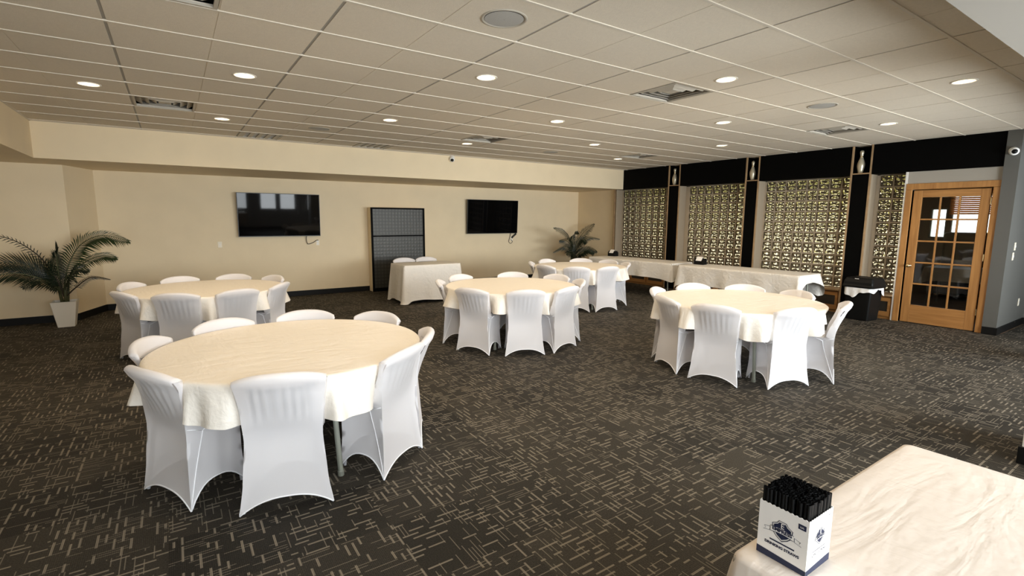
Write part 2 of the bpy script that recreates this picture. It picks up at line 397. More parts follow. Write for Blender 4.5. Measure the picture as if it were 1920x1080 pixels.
# black header band, pilasters, niches
hb = struct(link('trim_1', None), 'black header band over the glass block windows with pin niches', 'trim')
ends = [9.66, 7.93, 7.62, 5.98, 5.71, 4.03, 3.74, 2.08]
for a, b in zip(ends[::2], ends[1::2]):
    box('header_panel', RX-.005, BACK, b, a, BAND, CEIL+.02, 'black', hb)
for k, (a, b) in enumerate(PIL):
    po = struct(link('trim_%d' % (k+2), None), 'black pilaster with tan wood edges between glass block windows, number %s from the palm corner' % ('one', 'two', 'three')[k], 'trim')
    NB = 2.465
    box('pilaster_panel', RX, BACK, a+.015, b-.015, 0, NB-.02, 'black', po)
    box('niche_back', RX+.22, BACK, a+.015, b-.015, NB-.02, CEIL+.02, 'black', po)
    box('niche_shelf', RX-.008, RX+.22, a+.015, b-.015, NB-.02, NB, 'trim', po)
    for q in (a, b): box('wood_edge', RX-.012, RX+.012, q-.012, q+.015, 0, CEIL, 'trim', po); box('niche_side', RX+.012, BACK, q-.012, q+.015, 0, CEIL, 'black', po)
    # bowling pin standing in the niche
    prof = [(.028, 0), (.034, .004), (.045, .05), (.057, .11), (.060, .14), (.055, .18), (.040, .225), (.027, .26), (.0235, .285), (.024, .31), (.0295, .335), (.0325, .355), (.030, .372), (.020, .384), (.006, .389)]
    bpn = thing('bowling_pin', 'champagne bowling pin in the niche above the %s black pilaster from the palm corner' % ('first', 'second', 'third')[k], 'bowling pin', (RX+.055, (a+b)/2+.035, NB), 0, 'bowling pins in the niches')
    MB().lathe(prof, 28).obj('pin_body', 'pin', bpn, smooth=True)
    MB().lathe([(.0245, .272), (.0252, .276), (.0252, .284), (.0245, .288)], 28, cap=False).obj('neck_band', 'brass', bpn, smooth=True)
# end post by the alcove
po = struct(link('trim_5', None), 'narrow tan wood post at the palm end of the windows', 'trim')
box('wood_edge', RX-.012, BACK, 9.68, 9.705, 0, CEIL, 'trim', po); box('end_panel', RX+.02, BACK, 9.636, 9.68, 0, CEIL, 'jamb', po)
# white trim between last window and door
struct(box('trim_6', RX-.01, RX+.05, 3.205, 3.235, 0, SOF, 'white'), 'thin white trim left of the wooden door', 'trim')

# glass block -----------------------------------------------------------------
def block_mesh():
    S = .178; h = S/2; N = 18; Dp = .04
    m = MB()
    def z(u, v):
        e = smooth((1-max(abs(u), abs(v)))/.16)
        a = math.atan2(v, u); q = math.hypot(u, v)
        w = .9*math.cos(4*a)*smooth(q*1.5)+.35*math.cos(6*q+1)
        return Dp-.012+e*(.012+.0095*w)
    def gridf(sgn):
        P = []
        for j in range(N+1):
            row = []
            for i in range(N+1):
                u = -1+2*i/N; v = -1+2*j/N
                row.append((sgn*z(u, v), u*h, v*h))
            P.append(row)
        return P
    m.grid(gridf(-1)); m.grid(gridf(1))
    P = [[(-Dp+.012, *q), (Dp-.012, *q)] for q in ((-h, -h), (h, -h), (h, h), (-h, h), (-h, -h))]
    # rim: follow the grid edge so that it welds
    ring = [(-1+2*i/N, -1) for i in range(N)]+[(1, -1+2*i/N) for i in range(N)]+[(1-2*i/N, 1) for i in range(N)]+[(-1, 1-2*i/N) for i in range(N+1)]
    m.grid([[(-Dp+.012, u*h, v*h), (Dp-.012, u*h, v*h)] for u, v in ring])
    return m.mesh('glass_block', 'block', smooth=True, merge=1e-5)
BM = block_mesh()
PITCH = .2; ROWS = 10; GZ = .425
for k, (a, b) in enumerate(OPEN):
    wn = struct(link('window_%d' % (k+1), None, None, (GL, (a+b)/2, GZ)), ('glass block window next to the palm', 'second glass block window from the palm', 'wide glass block window behind the bin', 'narrow glass block strip beside the door')[k], 'window')
    W = b-a; n = int((W-.02)//PITCH); mrg = (W-n*PITCH)/2
    mm = MB(); hw = W/2
    for i in range(n+1):
        yy = -n*PITCH/2+i*PITCH; mm.box(-.03, .03, yy-.011, yy+.011, 0, ROWS*PITCH)
    for j in range(ROWS+1): mm.box(-.0295, .0295, -n*PITCH/2, n*PITCH/2, j*PITCH-.011, j*PITCH+.011)
    if mrg > .01:
        mm.box(-.04, .04, -hw, -n*PITCH/2, 0, ROWS*PITCH); mm.box(-.04, .04, n*PITCH/2, hw, 0, ROWS*PITCH)
    mm.obj('mortar', 'mortar', wn)
    for j in range(ROWS):
        for i in range(n):
            o = link('glass_block', BM, wn, (0, -n*PITCH/2+(i+.5)*PITCH, (j+.5)*PITCH))
            if random.random() < .5: o.rotation_euler = (rad(random.choice((0, 90, 180, 270))), 0, 0)
    # far jamb, sill and the panelled base under it (world coordinates relative to the window root)
    D = RX-GL
    box('jamb', D, -.03, hw, hw+.012, 0, BAND-GZ, 'jamb', wn); box('jamb', D, -.03, -hw-.012, -hw, 0, BAND-GZ, 'jamb', wn)
    box('window_sill', D-.03, .05, -hw, hw, -.03, 0, 'trim', wn, bevel=.004)
    pn = box('base_panel', D+.03, .09, -hw, hw, -GZ, -.03, 'oak_h', wn)
    nn = max(1, round(W/.55)); cw = W/nn
    for i in range(nn):
        y0 = -hw+i*cw
        MB().box(D+.005, D+.035, y0+.02, y0+.06, -GZ+.05, -.06).box(D+.005, D+.035, y0+cw-.06, y0+cw-.02, -GZ+.05, -.06).box(D+.005, D+.035, y0+.06, y0+cw-.06, -.12, -.06).box(D+.005, D+.035, y0+.06, y0+cw-.06, -GZ+.05, -GZ+.13).obj('panel_frame', 'oak_h', pn)
        box('grille_inset', D+.022, D+.033, y0+.06, y0+cw-.06, -GZ+.13, -.12, 'dark_inset', pn)

# door --------------------------------------------------------------------------
dr = struct(link('door_1', None, None, (RX, DY0, 0)), 'oak french door with fifteen panes and brass knob', 'door')
DW = DY1-DY0
ca = MB().box(-.02, .16, DW-.0, DW+.085, 0, DZ).box(-.02, .16, -.085, 0, 0, DZ).box(-.02, .16, -.085, DW+.085, DZ, DZ+.095)
ca.obj('casing', 'oak', dr, bevel=.006)
lf = link('leaf', None, dr, (.004, 0, 0))
y0, y1 = .02, DW-.02; gy0, gy1 = .135, DW-.135; gz0, gz1 = .30, DZ-.125
box('stile', 0, .045, y0, gy0, .01, DZ-.015, 'oak', lf, bevel=.004); box('stile', 0, .045, gy1, y1, .01, DZ-.015, 'oak', lf, bevel=.004)
box('rail', .001, .044, gy0, gy1, .01, gz0, 'oak_h', lf, bevel=.003); box('rail', .001, .044, gy0, gy1, gz1, DZ-.015, 'oak_h', lf, bevel=.003)
cw = (gy1-gy0)/3; chh = (gz1-gz0)/5
for i in (1, 2): box('muntin', .006, .039, gy0+i*cw-.012, gy0+i*cw+.012, gz0, gz1, 'oak', lf, bevel=.003)
for j in range(1, 5): box('muntin', .007, .038, gy0, gy1, gz0+j*chh-.012, gz0+j*chh+.012, 'oak_h', lf, bevel=.003)
pm = MB().box(.020, .025, -cw/2, cw/2, -chh/2, chh/2).mesh('pane', 'pane')
for i in range(3):
    for j in range(5): link('pane', pm, lf, (0, gy0+(i+.5)*cw, gz0+(j+.5)*chh))
kn = MB()
kn.lathe([(.030, 0), (.030, .006), (.012, .010), (.011, .035), (.020, .042), (.028, .055), (.029, .066), (.022, .076), (.004, .080)], 20)
ko = kn.obj('knob', 'brass', dr, smooth=True); ko.location = (.005, DW-.065, .935); ko.rotation_euler = (0, rad(-90), 0)
for z in (.25, 1.07, 1.9): MB().lathe([(.009, z), (.009, z+.10)], 10, (-.004, .012)).obj('hinge', 'brass', dr)
box('door_stop', .09, .11, 0, DW, DZ-.015, DZ, 'oak_h', dr)

# room beyond the glass wall (porch) -----------------------------------------------
PX = 14.2; PE = 14.6
struct(box('floor_porch', RX+.16, PX+.2, 1.9, PE, -.12, -.0, 'porch_floor'), 'brown wood floor of the porch behind the glass', 'floor').location.z = .001
struct(box('ceiling_porch', BACK, PX+.2, 1.9, PE, 2.75, 2.9, 'porch_wall'), 'brown porch ceiling', 'ceiling')
struct(box('wall_porch_end', BACK, PX, PE-.15, PE, 0, 2.75, 'porch_wall'), 'brown end wall of the porch', 'wall')
struct(box('wall_porch_side', RX+.17, PX, 2.085, 2.12, 0, 2.75, 'porch_wall'), 'brown side wall of the porch', 'wall')
struct(box('wall_porch_back', BACK, BACK+.08, FARY, PE, 0, 2.75, 'porch_wall'), 'brown inner wall of the porch', 'wall')
m = MB(); yy = 1.9
for a, b, c, e in PORCH_WIN:
    m.box(PX, PX+.15, yy, a, 0, 2.9); m.box(PX, PX+.15, a, b, 0, c); m.box(PX, PX+.15, a, b, e, 2.9); yy = b
m.box(PX, PX+.15, yy, PE, 0, 2.9)
struct(m.obj('wall_porch', 'porch_wall'), 'brown outer wall of the porch', 'wall')
for q, (a, b, c, e) in enumerate(PORCH_WIN):
    wn = struct(link('window_%d' % (q+12), None, None, (PX+.05, a, c)), 'bright porch window seen through the glass', 'window')
    W, H = b-a, e-c
    MB().box(-.03, .03, 0, .03, 0, H).box(-.03, .03, W-.03, W, 0, H).box(-.03, .03, .03, W-.03, 0, .03).box(-.03, .03, .03, W-.03, H-.03, H).obj('window_frame', 'white', wn)
    box('pane', -.004, .004, .03, W-.03, .03, H-.03, 'pane', wn)
struct(box('ground', PX+.3, 60, -30, 45, -.3, -.2, 'grass'), 'lawn outside the porch', 'ground')
# shrubs outside
rs = random.Random(4)
for q, (y, hh) in enumerate([(.8, 1.6), (3.9, 1.5), (6.6, 2.1), (9.6, 1.8), (13.0, 2.2), (16.5, 1.9), (21, 2.3)]):
    m = MB(); P = []; ph = [rs.uniform(0, 6) for _ in range(6)]
    for j in range(15):
        row = []
        for i in range(25):
            th = PI*j/14; a = 2*PI*(i % 24)/24
            k = 1+.12*math.sin(5*a+ph[0]+3*th)+.10*math.sin(9*th+ph[1]+4*a)+.07*math.sin(13*a+ph[2])*math.sin(11*th)
            row.append((1.2*k*math.sin(th)*math.cos(a), 1.12*k*math.sin(th)*math.sin(a), hh/2+hh/2*k*math.cos(th)))
        P.append(row)
    m.grid(P); o = m.obj('garden_shrub', 'shrub', None, smooth=True, merge=1e-4); o.location = (19.5+rs.uniform(-1, 1), y, -.25)
    tag(o, 'golden green garden shrub outside the porch windows, %s from the door end' % ('first', 'second', 'third', 'fourth', 'fifth', 'sixth', 'seventh')[q], 'shrub', 'shrubs outside the porch')

# ------------------------------------------------------------ suspended ceiling
BX = -.267; BP = 1.2192; AY = 1.947; AP = .6096
ce = struct(link('ceiling', None), 'suspended ceiling of off-white scored tiles in a metal grid', 'ceiling')
struct(box('ceiling_slab', -1.5, 13.0, .6, 9.5, CEIL+.18, CEIL+.25, 'void'), 'dark slab above the suspended ceiling', 'ceiling')
XL, XR, YN, YF = -1.486, 12.9, .71, 9.39
LAMPS = [(-.57, 6.52), (.647, 5.30), (2.476, 4.08), (4.305, 2.86), (6.13, 1.64),
         (.647, 7.74), (2.476, 6.52), (4.305, 5.30), (6.13, 4.08), (7.96, 2.86),
         (4.305, 7.74), (6.13, 6.52), (7.96, 5.30), (7.96, 7.74)]
HIDDEN = [(.647, 2.86), (2.476, 1.64)]
SPK = [(1.87, 2.86), (6.14, 2.86), (1.87, 7.74), (6.14, 7.74)]
VENTS = [(-.267, 6.824), (4.0, 3.166), (4.0, 6.824), (7.66, 6.824), (7.66, 3.166), (-.267, 3.166)]
GRILLES = [(.952, 8.653), (2.781, 8.653)]
def panel_half(m, x0, x1, y0, y1, hole):
    t = .016; zb = CEIL
    if hole is None:
        m.box(x0, x1, y0, y1, zb, zb+t); return
    cx, cy, rr = hole
    ang = sorted(set([round(2*PI*i/28-PI, 5) for i in range(28)]+[round(math.atan2(y-cy, x-cx), 5) for x in (x0, x1) for y in (y0, y1)]))
    n = len(m.v); K = len(ang)
    def edge(a):
        c, s = math.cos(a), math.sin(a); t_ = min(((x1-cx)/c if c > 1e-9 else (x0-cx)/c if c < -1e-9 else 1e9), ((y1-cy)/s if s > 1e-9 else (y0-cy)/s if s < -1e-9 else 1e9))
        return cx+c*t_, cy+s*t_
    for z in (zb, zb+t):
        for a in ang: m.v.append((cx+rr*math.cos(a), cy+rr*math.sin(a), z))
        for a in ang: m.v.append((*edge(a), z))
    for i in range(K):
        j = (i+1) % K
        m.f.append((n+i, n+j, n+K+j, n+K+i)); m.f.append((n+2*K+i, n+3*K+i, n+3*K+j, n+2*K+j))
        m.f.append((n+i, n+2*K+i, n+2*K+j, n+j)); m.f.append((n+K+i, n+K+j, n+3*K+j, n+3*K+i))
k0 = math.floor((XL-BX)/BP+1e-3); k1 = math.ceil((XR-BX)/BP); j0 = math.floor((YN-AY)/AP); j1 = math.ceil((YF-AY)/AP)
shared = {}
for k in range(k0, k1):
    xa, xb = BX+k*BP, BX+(k+1)*BP
    for j in range(j0, j1):
        ya, yb = AY+j*AP, AY+(j+1)*AP
        x0, x1, y0, y1 = max(xa, XL)+.010, min(xb, XR)-.010, max(ya, YN)+.008, min(yb, YF)-.008
        if x1-x0 < .05 or y1-y0 < .03: continue
        xm = (xa+xb)/2; halves = []
        for a, b in ((x0, min(x1, xm-.0025)), (max(x0, xm+.0025), x1)):
            if b-a < .05: continue
            skip = any(abs((a+b)/2-(vx+AP/2)) < .2 and abs((y0+y1)/2-(vy+AP/2)) < .2 for vx, vy in VENTS+GRILLES)
            if skip: continue
            hole = next(((lx, ly, .082) for lx, ly in LAMPS+HIDDEN if a < lx < b and y0 < ly < y1), None)
            hole = hole or next(((lx, ly, .130) for lx, ly in SPK if a < lx < b and y0 < ly < y1), None)
            halves.append((a, b, hole))
        if not halves: continue
        plain = len(halves) == 2 and all(h[2] is None for h in halves)
        key = (round(x1-x0, 3), round(y1-y0, 3)) if plain else None
        ox, oy = (x0, y0)
        if plain and key in shared: link('ceiling_tile', shared[key], ce, (ox, oy, 0)); continue
        m = MB()
        for a, b, hole in halves:
            panel_half(m, a-ox, b-ox, 0, y1-y0, None if hole is None else (hole[0]-ox, hole[1]-oy, hole[2]))
        me = m.mesh('ceiling_tile', 'tile')
        # thin dark backing strip keeps the scored centre groove closed
        link('ceiling_tile', me, ce, (ox, oy, 0))
        if plain: shared[key] = me
for k in range(k0, k1+1):
    x = BX+k*BP
    if XL-.01 < x < XR: box('main_runner', x-.014, x+.012, YN, YF, CEIL+.004, CEIL+.03, 'tee_shaded', ce)
    xm = x+BP/2
    if XL < xm < XR: box('score_backing', xm-.006, xm+.006, YN, YF, CEIL+.0035, CEIL+.014, 'tile', ce).location.z = .0
for j in range(j0, j1+1):
    y = AY+j*AP
    if YN < y < YF-.02: box('cross_tee', XL, XR, y-.010, y+.010, CEIL-.006, CEIL+.026, 'tee', ce)
m = MB().box(XL, XL+.02, YN, YF, CEIL-.004, CEIL).box(XL, XR, YF-.02, YF, CEIL-.004, CEIL)
m.obj('wall_angle', 'tee', ce)

# downlights
def ring_mesh():
    return MB().lathe([(.078, .012), (.078, 0), (.088, -.006), (.098, -.005), (.100, 0), (.099, .0)], 32, cap=False).mesh('trim_ring', 'ring', smooth=True)
RM = ring_mesh()
CM = MB().lathe([(.0785, .001), (.072, .04), (.060, .075), (.045, .085), (.002, .086)], 28, cap=False).mesh('reflector', 'can', smooth=True)
BU = MB().lathe([(.003, .018), (.030, .022), (.046, .036), (.050, .05), (.040, .07), (.02, .082)], 24, cap=False).mesh('bulb', 'bulb', smooth=True)
SL = bpy.data.lights.new('downlight_beam', 'SPOT'); SL.energy = 39; SL.color = (1, .80, .56); SL.spot_size = rad(168); SL.spot_blend = .6; SL.shadow_soft_size = .05
rown = ['first', 'second', 'third', 'fourth', 'fifth']
for i, (x, y) in enumerate(LAMPS+HIDDEN):
    if i < 5: lb = 'lit recessed downlight, %s from the left in the nearest row of ceiling lamps' % rown[i]
    elif i < 10: lb = 'lit recessed downlight, %s from the left in the second row of ceiling lamps' % rown[i-5]
    elif i < 13: lb = 'lit recessed downlight, %s from the left in the small third row of ceiling lamps' % rown[i-10]
    elif i == 13: lb = 'lit recessed downlight farthest away, in the corner beside the last square vent'
    else: lb = ('lit recessed downlight straight above the nearest left round table', 'lit recessed downlight straight above the straw carton table')[i-14]
    t = thing('ceiling_downlight', lb, 'downlight', (x, y, CEIL), 0, 'recessed downlights')
    link('trim_ring', RM, t); link('reflector', CM, t); link('bulb', BU, t)
    l = bpy.data.objects.new('downlight_beam', SL); COL.objects.link(l); l.parent = t; l.location = (0, 0, .012)
# speakers
for i, (x, y) in enumerate(SPK):
    t = thing('ceiling_speaker', ('round grey ceiling speaker, the large near one above the middle', 'round grey ceiling speaker on the right near the second vent', 'round ceiling speaker far left beyond the lamps', 'small round ceiling speaker near the far soffit')[i], 'speaker', (x, y, CEIL), 0, 'ceiling speakers')
    MB().lathe([(.125, .02), (.128, 0), (.140, -.006), (.150, -.004), (.152, 0)], 36, cap=False).obj('speaker_rim', 'vent', t, smooth=True)
    MB().lathe([(.127, -.003), (.06, -.006), (.002, -.007)], 36, cap=False).obj('speaker_grille', 'speaker', t, smooth=True)
# square four-way vents
def frustum_ring(a, b, za, zb):           # square ring from half-size a at za to b at zb
    m = MB(); P = []
    for q, z in ((a, za), (b, zb)): P.append([(-q, -q, z), (q, -q, z), (q, q, z), (-q, q, z), (-q, -q, z)])
    m.grid(P); return m
vl = ['square louvred vent on the left above the first television', 'large square louvred vent in the middle of the ceiling', 'square louvred vent beside the lamp in front of the far soffit', 'farthest square vent near the glass block corner', 'square vent on the right above the third window', 'square vent cut by the top edge of the picture']
vf = MB().box(-.293, .293, -.293, -.27, -.004, .01).box(-.293, .293, .27, .293, -.004, .01).box(-.293, -.27, -.27, .27, -.004, .01).box(.27, .293, -.27, .27, -.004, .01).mesh('vent_frame', 'vent')
vb = MB().box(-.27, .27, -.27, .27, .10, .104).mesh('vent_throat', 'void')
vs_ = []
for a, b in ((.30, .212), (.235, .145), (.165, .078)):
    m = MB(); P = [[(-a, -a, .07), (a, -a, .07), (a, a, .07), (-a, a, .07), (-a, -a, .07)], [(-b, -b, .006), (b, -b, .006), (b, b, .006), (-b, b, .006), (-b, -b, .006)]]
    m.grid(P); P2 = [[(x, y, z+.004) for x, y, z in row] for row in P]; m.grid(P2)
    m.grid([P[0], P2[0]]); m.grid([P[1], P2[1]]); vs_.append(m.mesh('louvre', 'vent', merge=1e-5))
vc = MB().box(-.06, .06, -.06, .06, .01, .014).mesh('centre_plate', 'vent')
for (x, y), lb in zip(VENTS, vl):
    t = thing('ceiling_vent', lb, 'vent', (x+AP/2, y+AP/2, CEIL), 0, 'square ceiling vents')
    link('vent_frame', vf, t); link('vent_throat', vb, t)
    for q in vs_: link('louvre', q, t)
    link('centre_plate', vc, t)
for (x, y), lb in zip(GRILLES, ('return grille with four dark slots at the far soffit above the first television', 'faint return grille at the far soffit right of the slotted one')):
    t = thing('return_grille', lb, 'vent', (x+AP/2, y+AP/2, CEIL), 0, 'return air grilles')
    link('vent_frame', vf, t)
    box('grille_back', -.27, .27, -.27, .27, .03, .034, 'void', t)
    for i in range(5): box('grille_bar', -.27+i*.12-.0, -.27+i*.12+.06, -.27, .27, .0, .028, 'vent', t)
    for i in range(9): box('grille_blade', -.27, .27, -.25+i*.06, -.235+i*.06, .012, .026, 'vent', t)

# ------------------------------------------------------------ chairs
def chair_cover():
    m = MB(); U = 32; SEAT = .455; FW = .178
    KY = [(0, -.205), (.20, -.190), (.42, -.176), (.58, -.186), (.70, -.206), (.78, -.232), (.90, -.245)]
    KW = [(0, .246), (.18, .222), (.42, .204), (.62, .216), (.72, .230), (.80, .246), (.9, .246)]
    def interp(K, z):
        for (a, p), (b, q) in zip(K, K[1:]):
            if z <= b: t = (z-a)/(b-a); return lerp(p, q, lerp(t, smooth(t), .4))
        return K[-1][1]
    def w_(z): return interp(KW, max(0, z))
    def yb(z): return interp(KY, max(0, z))
    def top(u): return .780+.040*(1-abs(u)**2.4)
    def hem(u, hgt): return .004+hgt*(1-abs(u)**2.6)
    TH = .040
    # back panel (outer)
    P = []
    V = 22
    for j in range(V+1):
        v = j/V; row = []
        for i in range(U+1):
            u = -1+2*i/U; zz = lerp(hem(u, .075), top(u)-.018, v)
            con = .020*(1-u*u)*math.sin(PI*min(1, v*1.05))*(1-.5*v)
            roll = -.016*smooth((v-.90)/.10)
            row.append((u*w_(zz)*(1+.012*(1-v)*0), yb(zz)+con+roll-.062*(1-u*u)*smooth((zz-.36)/.42)+.0024*math.cos(u*PI*8.5)*smooth((.86-abs(u))/.2)*smooth((zz-.52)/.05)*smooth((.76-zz)/.04), zz))
        P.append(row)
    back = P; m.grid(P)
    # rolled top: from outer back edge over to the inner face
    arc = []
    for q in range(7):
        a = PI*q/6; row = []
        for i in range(U+1):
            u = -1+2*i/U; x, y, z = back[-1][i]
            row.append((x, y+(TH/2+.008)*(1-math.cos(a)), z+.026*math.sin(a)*(1-.35*abs(u)**4)))
        arc.append(row)
    m.grid(arc)
    # inner face of backrest down to the seat
    P = []
    for j in range(11):
        v = j/10; row = []
        for i in range(U+1):
            u = -1+2*i/U; x, y, z = arc[-1][i]; zz = lerp(z, SEAT+.01, v)
            yy = lerp(y, yb(SEAT)+.075, smooth(v)); row.append((u*lerp(w_(z), w_(SEAT)+.006, v), yy, zz))
        P.append(row)
    inner = P; m.grid(P)
    # side edge of the backrest
    for s in (0, -1):
        sg = -1 if s == 0 else 1
        col_out = [row[s] for row in back if row[s][2] > SEAT]
        col_in = [row[s] for row in inner]
        zs = [lerp(SEAT+.01, back[-1][s][2], q/12) for q in range(13)]
        P = []
        for z in zs:
            v = (z-(SEAT+.01))/(back[-1][s][2]-(SEAT+.01))
            a = (sg*w_(z), yb(z)-.016*smooth((z/.8-.90)/.10), z)
            yi = lerp(inner[-1][s][1], inner[0][s][1], smooth(v)); b = (sg*lerp(w_(SEAT)+.006, w_(inner[0][s][2]), v), yi, z)
            mid = (sg*(abs((a[0]+b[0])/2)+.006), (a[1]+b[1])/2, z)
            P.append([a, mid, b])
        m.grid(P)
        # rounded end of the rolled top
        a0 = arc[0][s]; a6 = arc[-1][s]
        P = [[p, ((p[0]*.5+(a0[0]+a6[0])*.25), (a0[1]+a6[1])/2, a0[2])] for p in [row[s] for row in arc]]
        m.grid(P)
        # side panel: back leg to front leg, below the seat
        P = []
        for j in range(13):
            v = j/12; row = []
            for i in range(13):
                t = i/12; uu = 2*t-1
                zt = lerp(SEAT+.01, SEAT, t); zz = lerp(hem(uu, .12), zt, v)
                xb = w_(zz); xf = FW+.012*(1-smooth(zz/.2))
                yback = yb(zz); yf = .155+.012*(1-smooth(zz/.25))
                x = lerp(xb, xf, t)-.026*(1-uu*uu)*math.sin(PI*min(1, v*1.0))*.9-.010*(1-uu*uu)*(1-v)
                row.append((sg*x, lerp(yback, yf, t), zz))
            P.append(row)
        m.grid(P)
    # front panel
    P = []
    for j in range(9):
        v = j/8; row = []
        for i in range(U+1):
            u = -1+2*i/U; zz = lerp(hem(u, .12), SEAT, v)
            row.append((u*(FW+.012*(1-smooth(zz/.2))), .155+.012*(1-smooth(zz/.25))-.02*(1-u*u)*math.sin(PI*v), zz))
        P.append(row)
    m.grid(P)
    # seat top
    P = []
    for j in range(9):
        t = j/8; row = []
        for i in range(U+1):
            u = -1+2*i/U
            row.append((u*lerp(w_(SEAT)+.006, FW, t), lerp(inner[-1][i][1], .155, t), lerp(SEAT+.01, SEAT, t)+.018*(1-u**4)*math.sin(PI*t)))
        P.append(row)
    m.grid(P)
    me = m.mesh('cover', 'spandex', smooth=True, merge=.003)
    # hem piping along the four arches
    hm = MB()
    hm.tube([back[0][i] for i in range(U+1)], .0045, 6)
    for sg in (-1, 1):
        pts = []
        for i in range(13):
            t = i/12; uu = 2*t-1; zz = hem(uu, .12); x = lerp(w_(zz), FW+.012*(1-smooth(zz/.2)), t)-.010*(1-uu*uu)
            pts.append((sg*x, lerp(yb(zz), .155+.012*(1-smooth(zz/.25)), t), zz))
        hm.tube(pts, .0045, 6)
    hm.tube([( (-1+2*i/U)*(FW+.012*(1-smooth(hem(-1+2*i/U, .12)/.2))), .167-.012*smooth(hem(-1+2*i/U, .12)/.25), hem(-1+2*i/U, .12)) for i in range(U+1)], .0045, 6)
    def side(sg, t, v):
        uu = 2*t-1; zt = lerp(SEAT+.01, SEAT, t); zz = lerp(hem(uu, .12), zt, v)
        x = lerp(w_(zz), FW+.012*(1-smooth(zz/.2)), t)-.026*(1-uu*uu)*math.sin(PI*min(1, v))*.9-.010*(1-uu*uu)*(1-v)
        return (sg*(x+.001), lerp(yb(zz), .155+.012*(1-smooth(zz/.25)), t), zz)
    for sg in (-1, 1):
        hm.tube([side(sg, .30*(1-(1-q/10)**1.6), .02+.88*q/10) for q in range(11)], .0032, 6)
        hm.tube([side(sg, .30, .90), side(sg, .15, .96), side(sg, .02, 1.0)], .0028, 6)
        hm.tube([side(sg, .30, .90), side(sg, .42, .95), side(sg, .56, 1.0)], .0028, 6)
    return me, hm.mesh('hem', 'hem', smooth=True), w_, yb
CV, HM, w_, yb_ = chair_cover()
def make_chair():
    t = link('banquet_chair', None)
    link('cover', CV, t); link('hem', HM, t)
    sl = MB().box(-.009, .009, -.004, .004, 0, .25).mesh('back_slat', 'slat')
    for i in range(8):
        x_ = -.1435+i*.041; q_ = 1-(x_/.22)**2; o = link('back_slat', sl, t, (x_, -.158-.012*q_, .487)); o.rotation_euler = (math.atan((.030+.052*q_)/.25), 0, 0)
    box('back_rail', -.175, .175, -.225, -.205, .715, .735, 'frame', t); box('back_rail', -.17, .17, -.165, -.15, .44, .472, 'frame', t)
    box('seat_pad', -.15, .15, -.10, .13, .39, .445, 'pad', t, bevel=.015)
    lg = {}
    for sx in (-1, 1):
        MB().tube([(sx*.145, .125, .42), (sx*.170, .148, .008)], .010, 8).obj('leg', 'frame', t)
        MB().tube([(sx*.165, -.15, .43), (sx*.228, -.190, .008)], .010, 8).obj('leg', 'frame', t)
    return t
CH = make_chair(); first = [True]
def place_chair(x, y, rz, label, group):
    if first[0]: o = CH; o.location = (x, y, 0); o.rotation_euler = (0, 0, rz); first[0] = False
    else: o = dup(CH, (x, y, 0), rz)
    return tag(o, label, 'chair', group)

# ------------------------------------------------------------ round tables
TR = .885; TZ = .745
def round_cloth(angs, seed):
    rnd = random.Random(seed); m = MB(); S = 240; drop = .245
    ph = [rnd.uniform(0, 6.28) for _ in range(6)]
    def near(a):
        dmin = min(abs((a-rad(q)+PI) % (2*PI)-PI) for q in angs); return 1-smooth((dmin-.20)/.13)
    rows = []
    prof = []
    for rr in (.0, .2, .4, .6, .75, .83, .865): prof.append((rr, 0, 0))
    prof += [(TR+.001, -.002, 0), (TR+.008, -.008, 0), (TR+.011, -.02, .05)]
    for q in range(1, 11): prof.append((TR+.011, -.02-(drop-.02)*q/10, .05+.95*q/10))
    for rr, z, k in prof:
        row = []
        for i in range(S+1):
            a = 2*PI*(i % S)/S; nr = near(a)
            wv = .5*math.sin(13*a+ph[0])+.36*math.sin(21*a+ph[1])+.25*math.sin(7*a+ph[2])+.26*math.sin(34*a+ph[3])
            amp = k*(.075*(1-nr)+.005*nr); flare = k*(.040*(1-nr)-.10*nr)
            zz = z
            if k > 0: zz += k*(.022*math.sin(3*a+ph[4])+.016*wv*(1-nr)) 
            R_ = rr+flare+amp*wv*.8
            
            row.append((R_*math.cos(a), R_*math.sin(a), TZ+.007+zz+(.0015*math.sin(5*rr*9+2*a+ph[5]) if k == 0 and rr < .8 else 0)))
        rows.append(row)
    m.grid(rows)
    return m.mesh('tablecloth', 'cloth', smooth=True, merge=.0004)
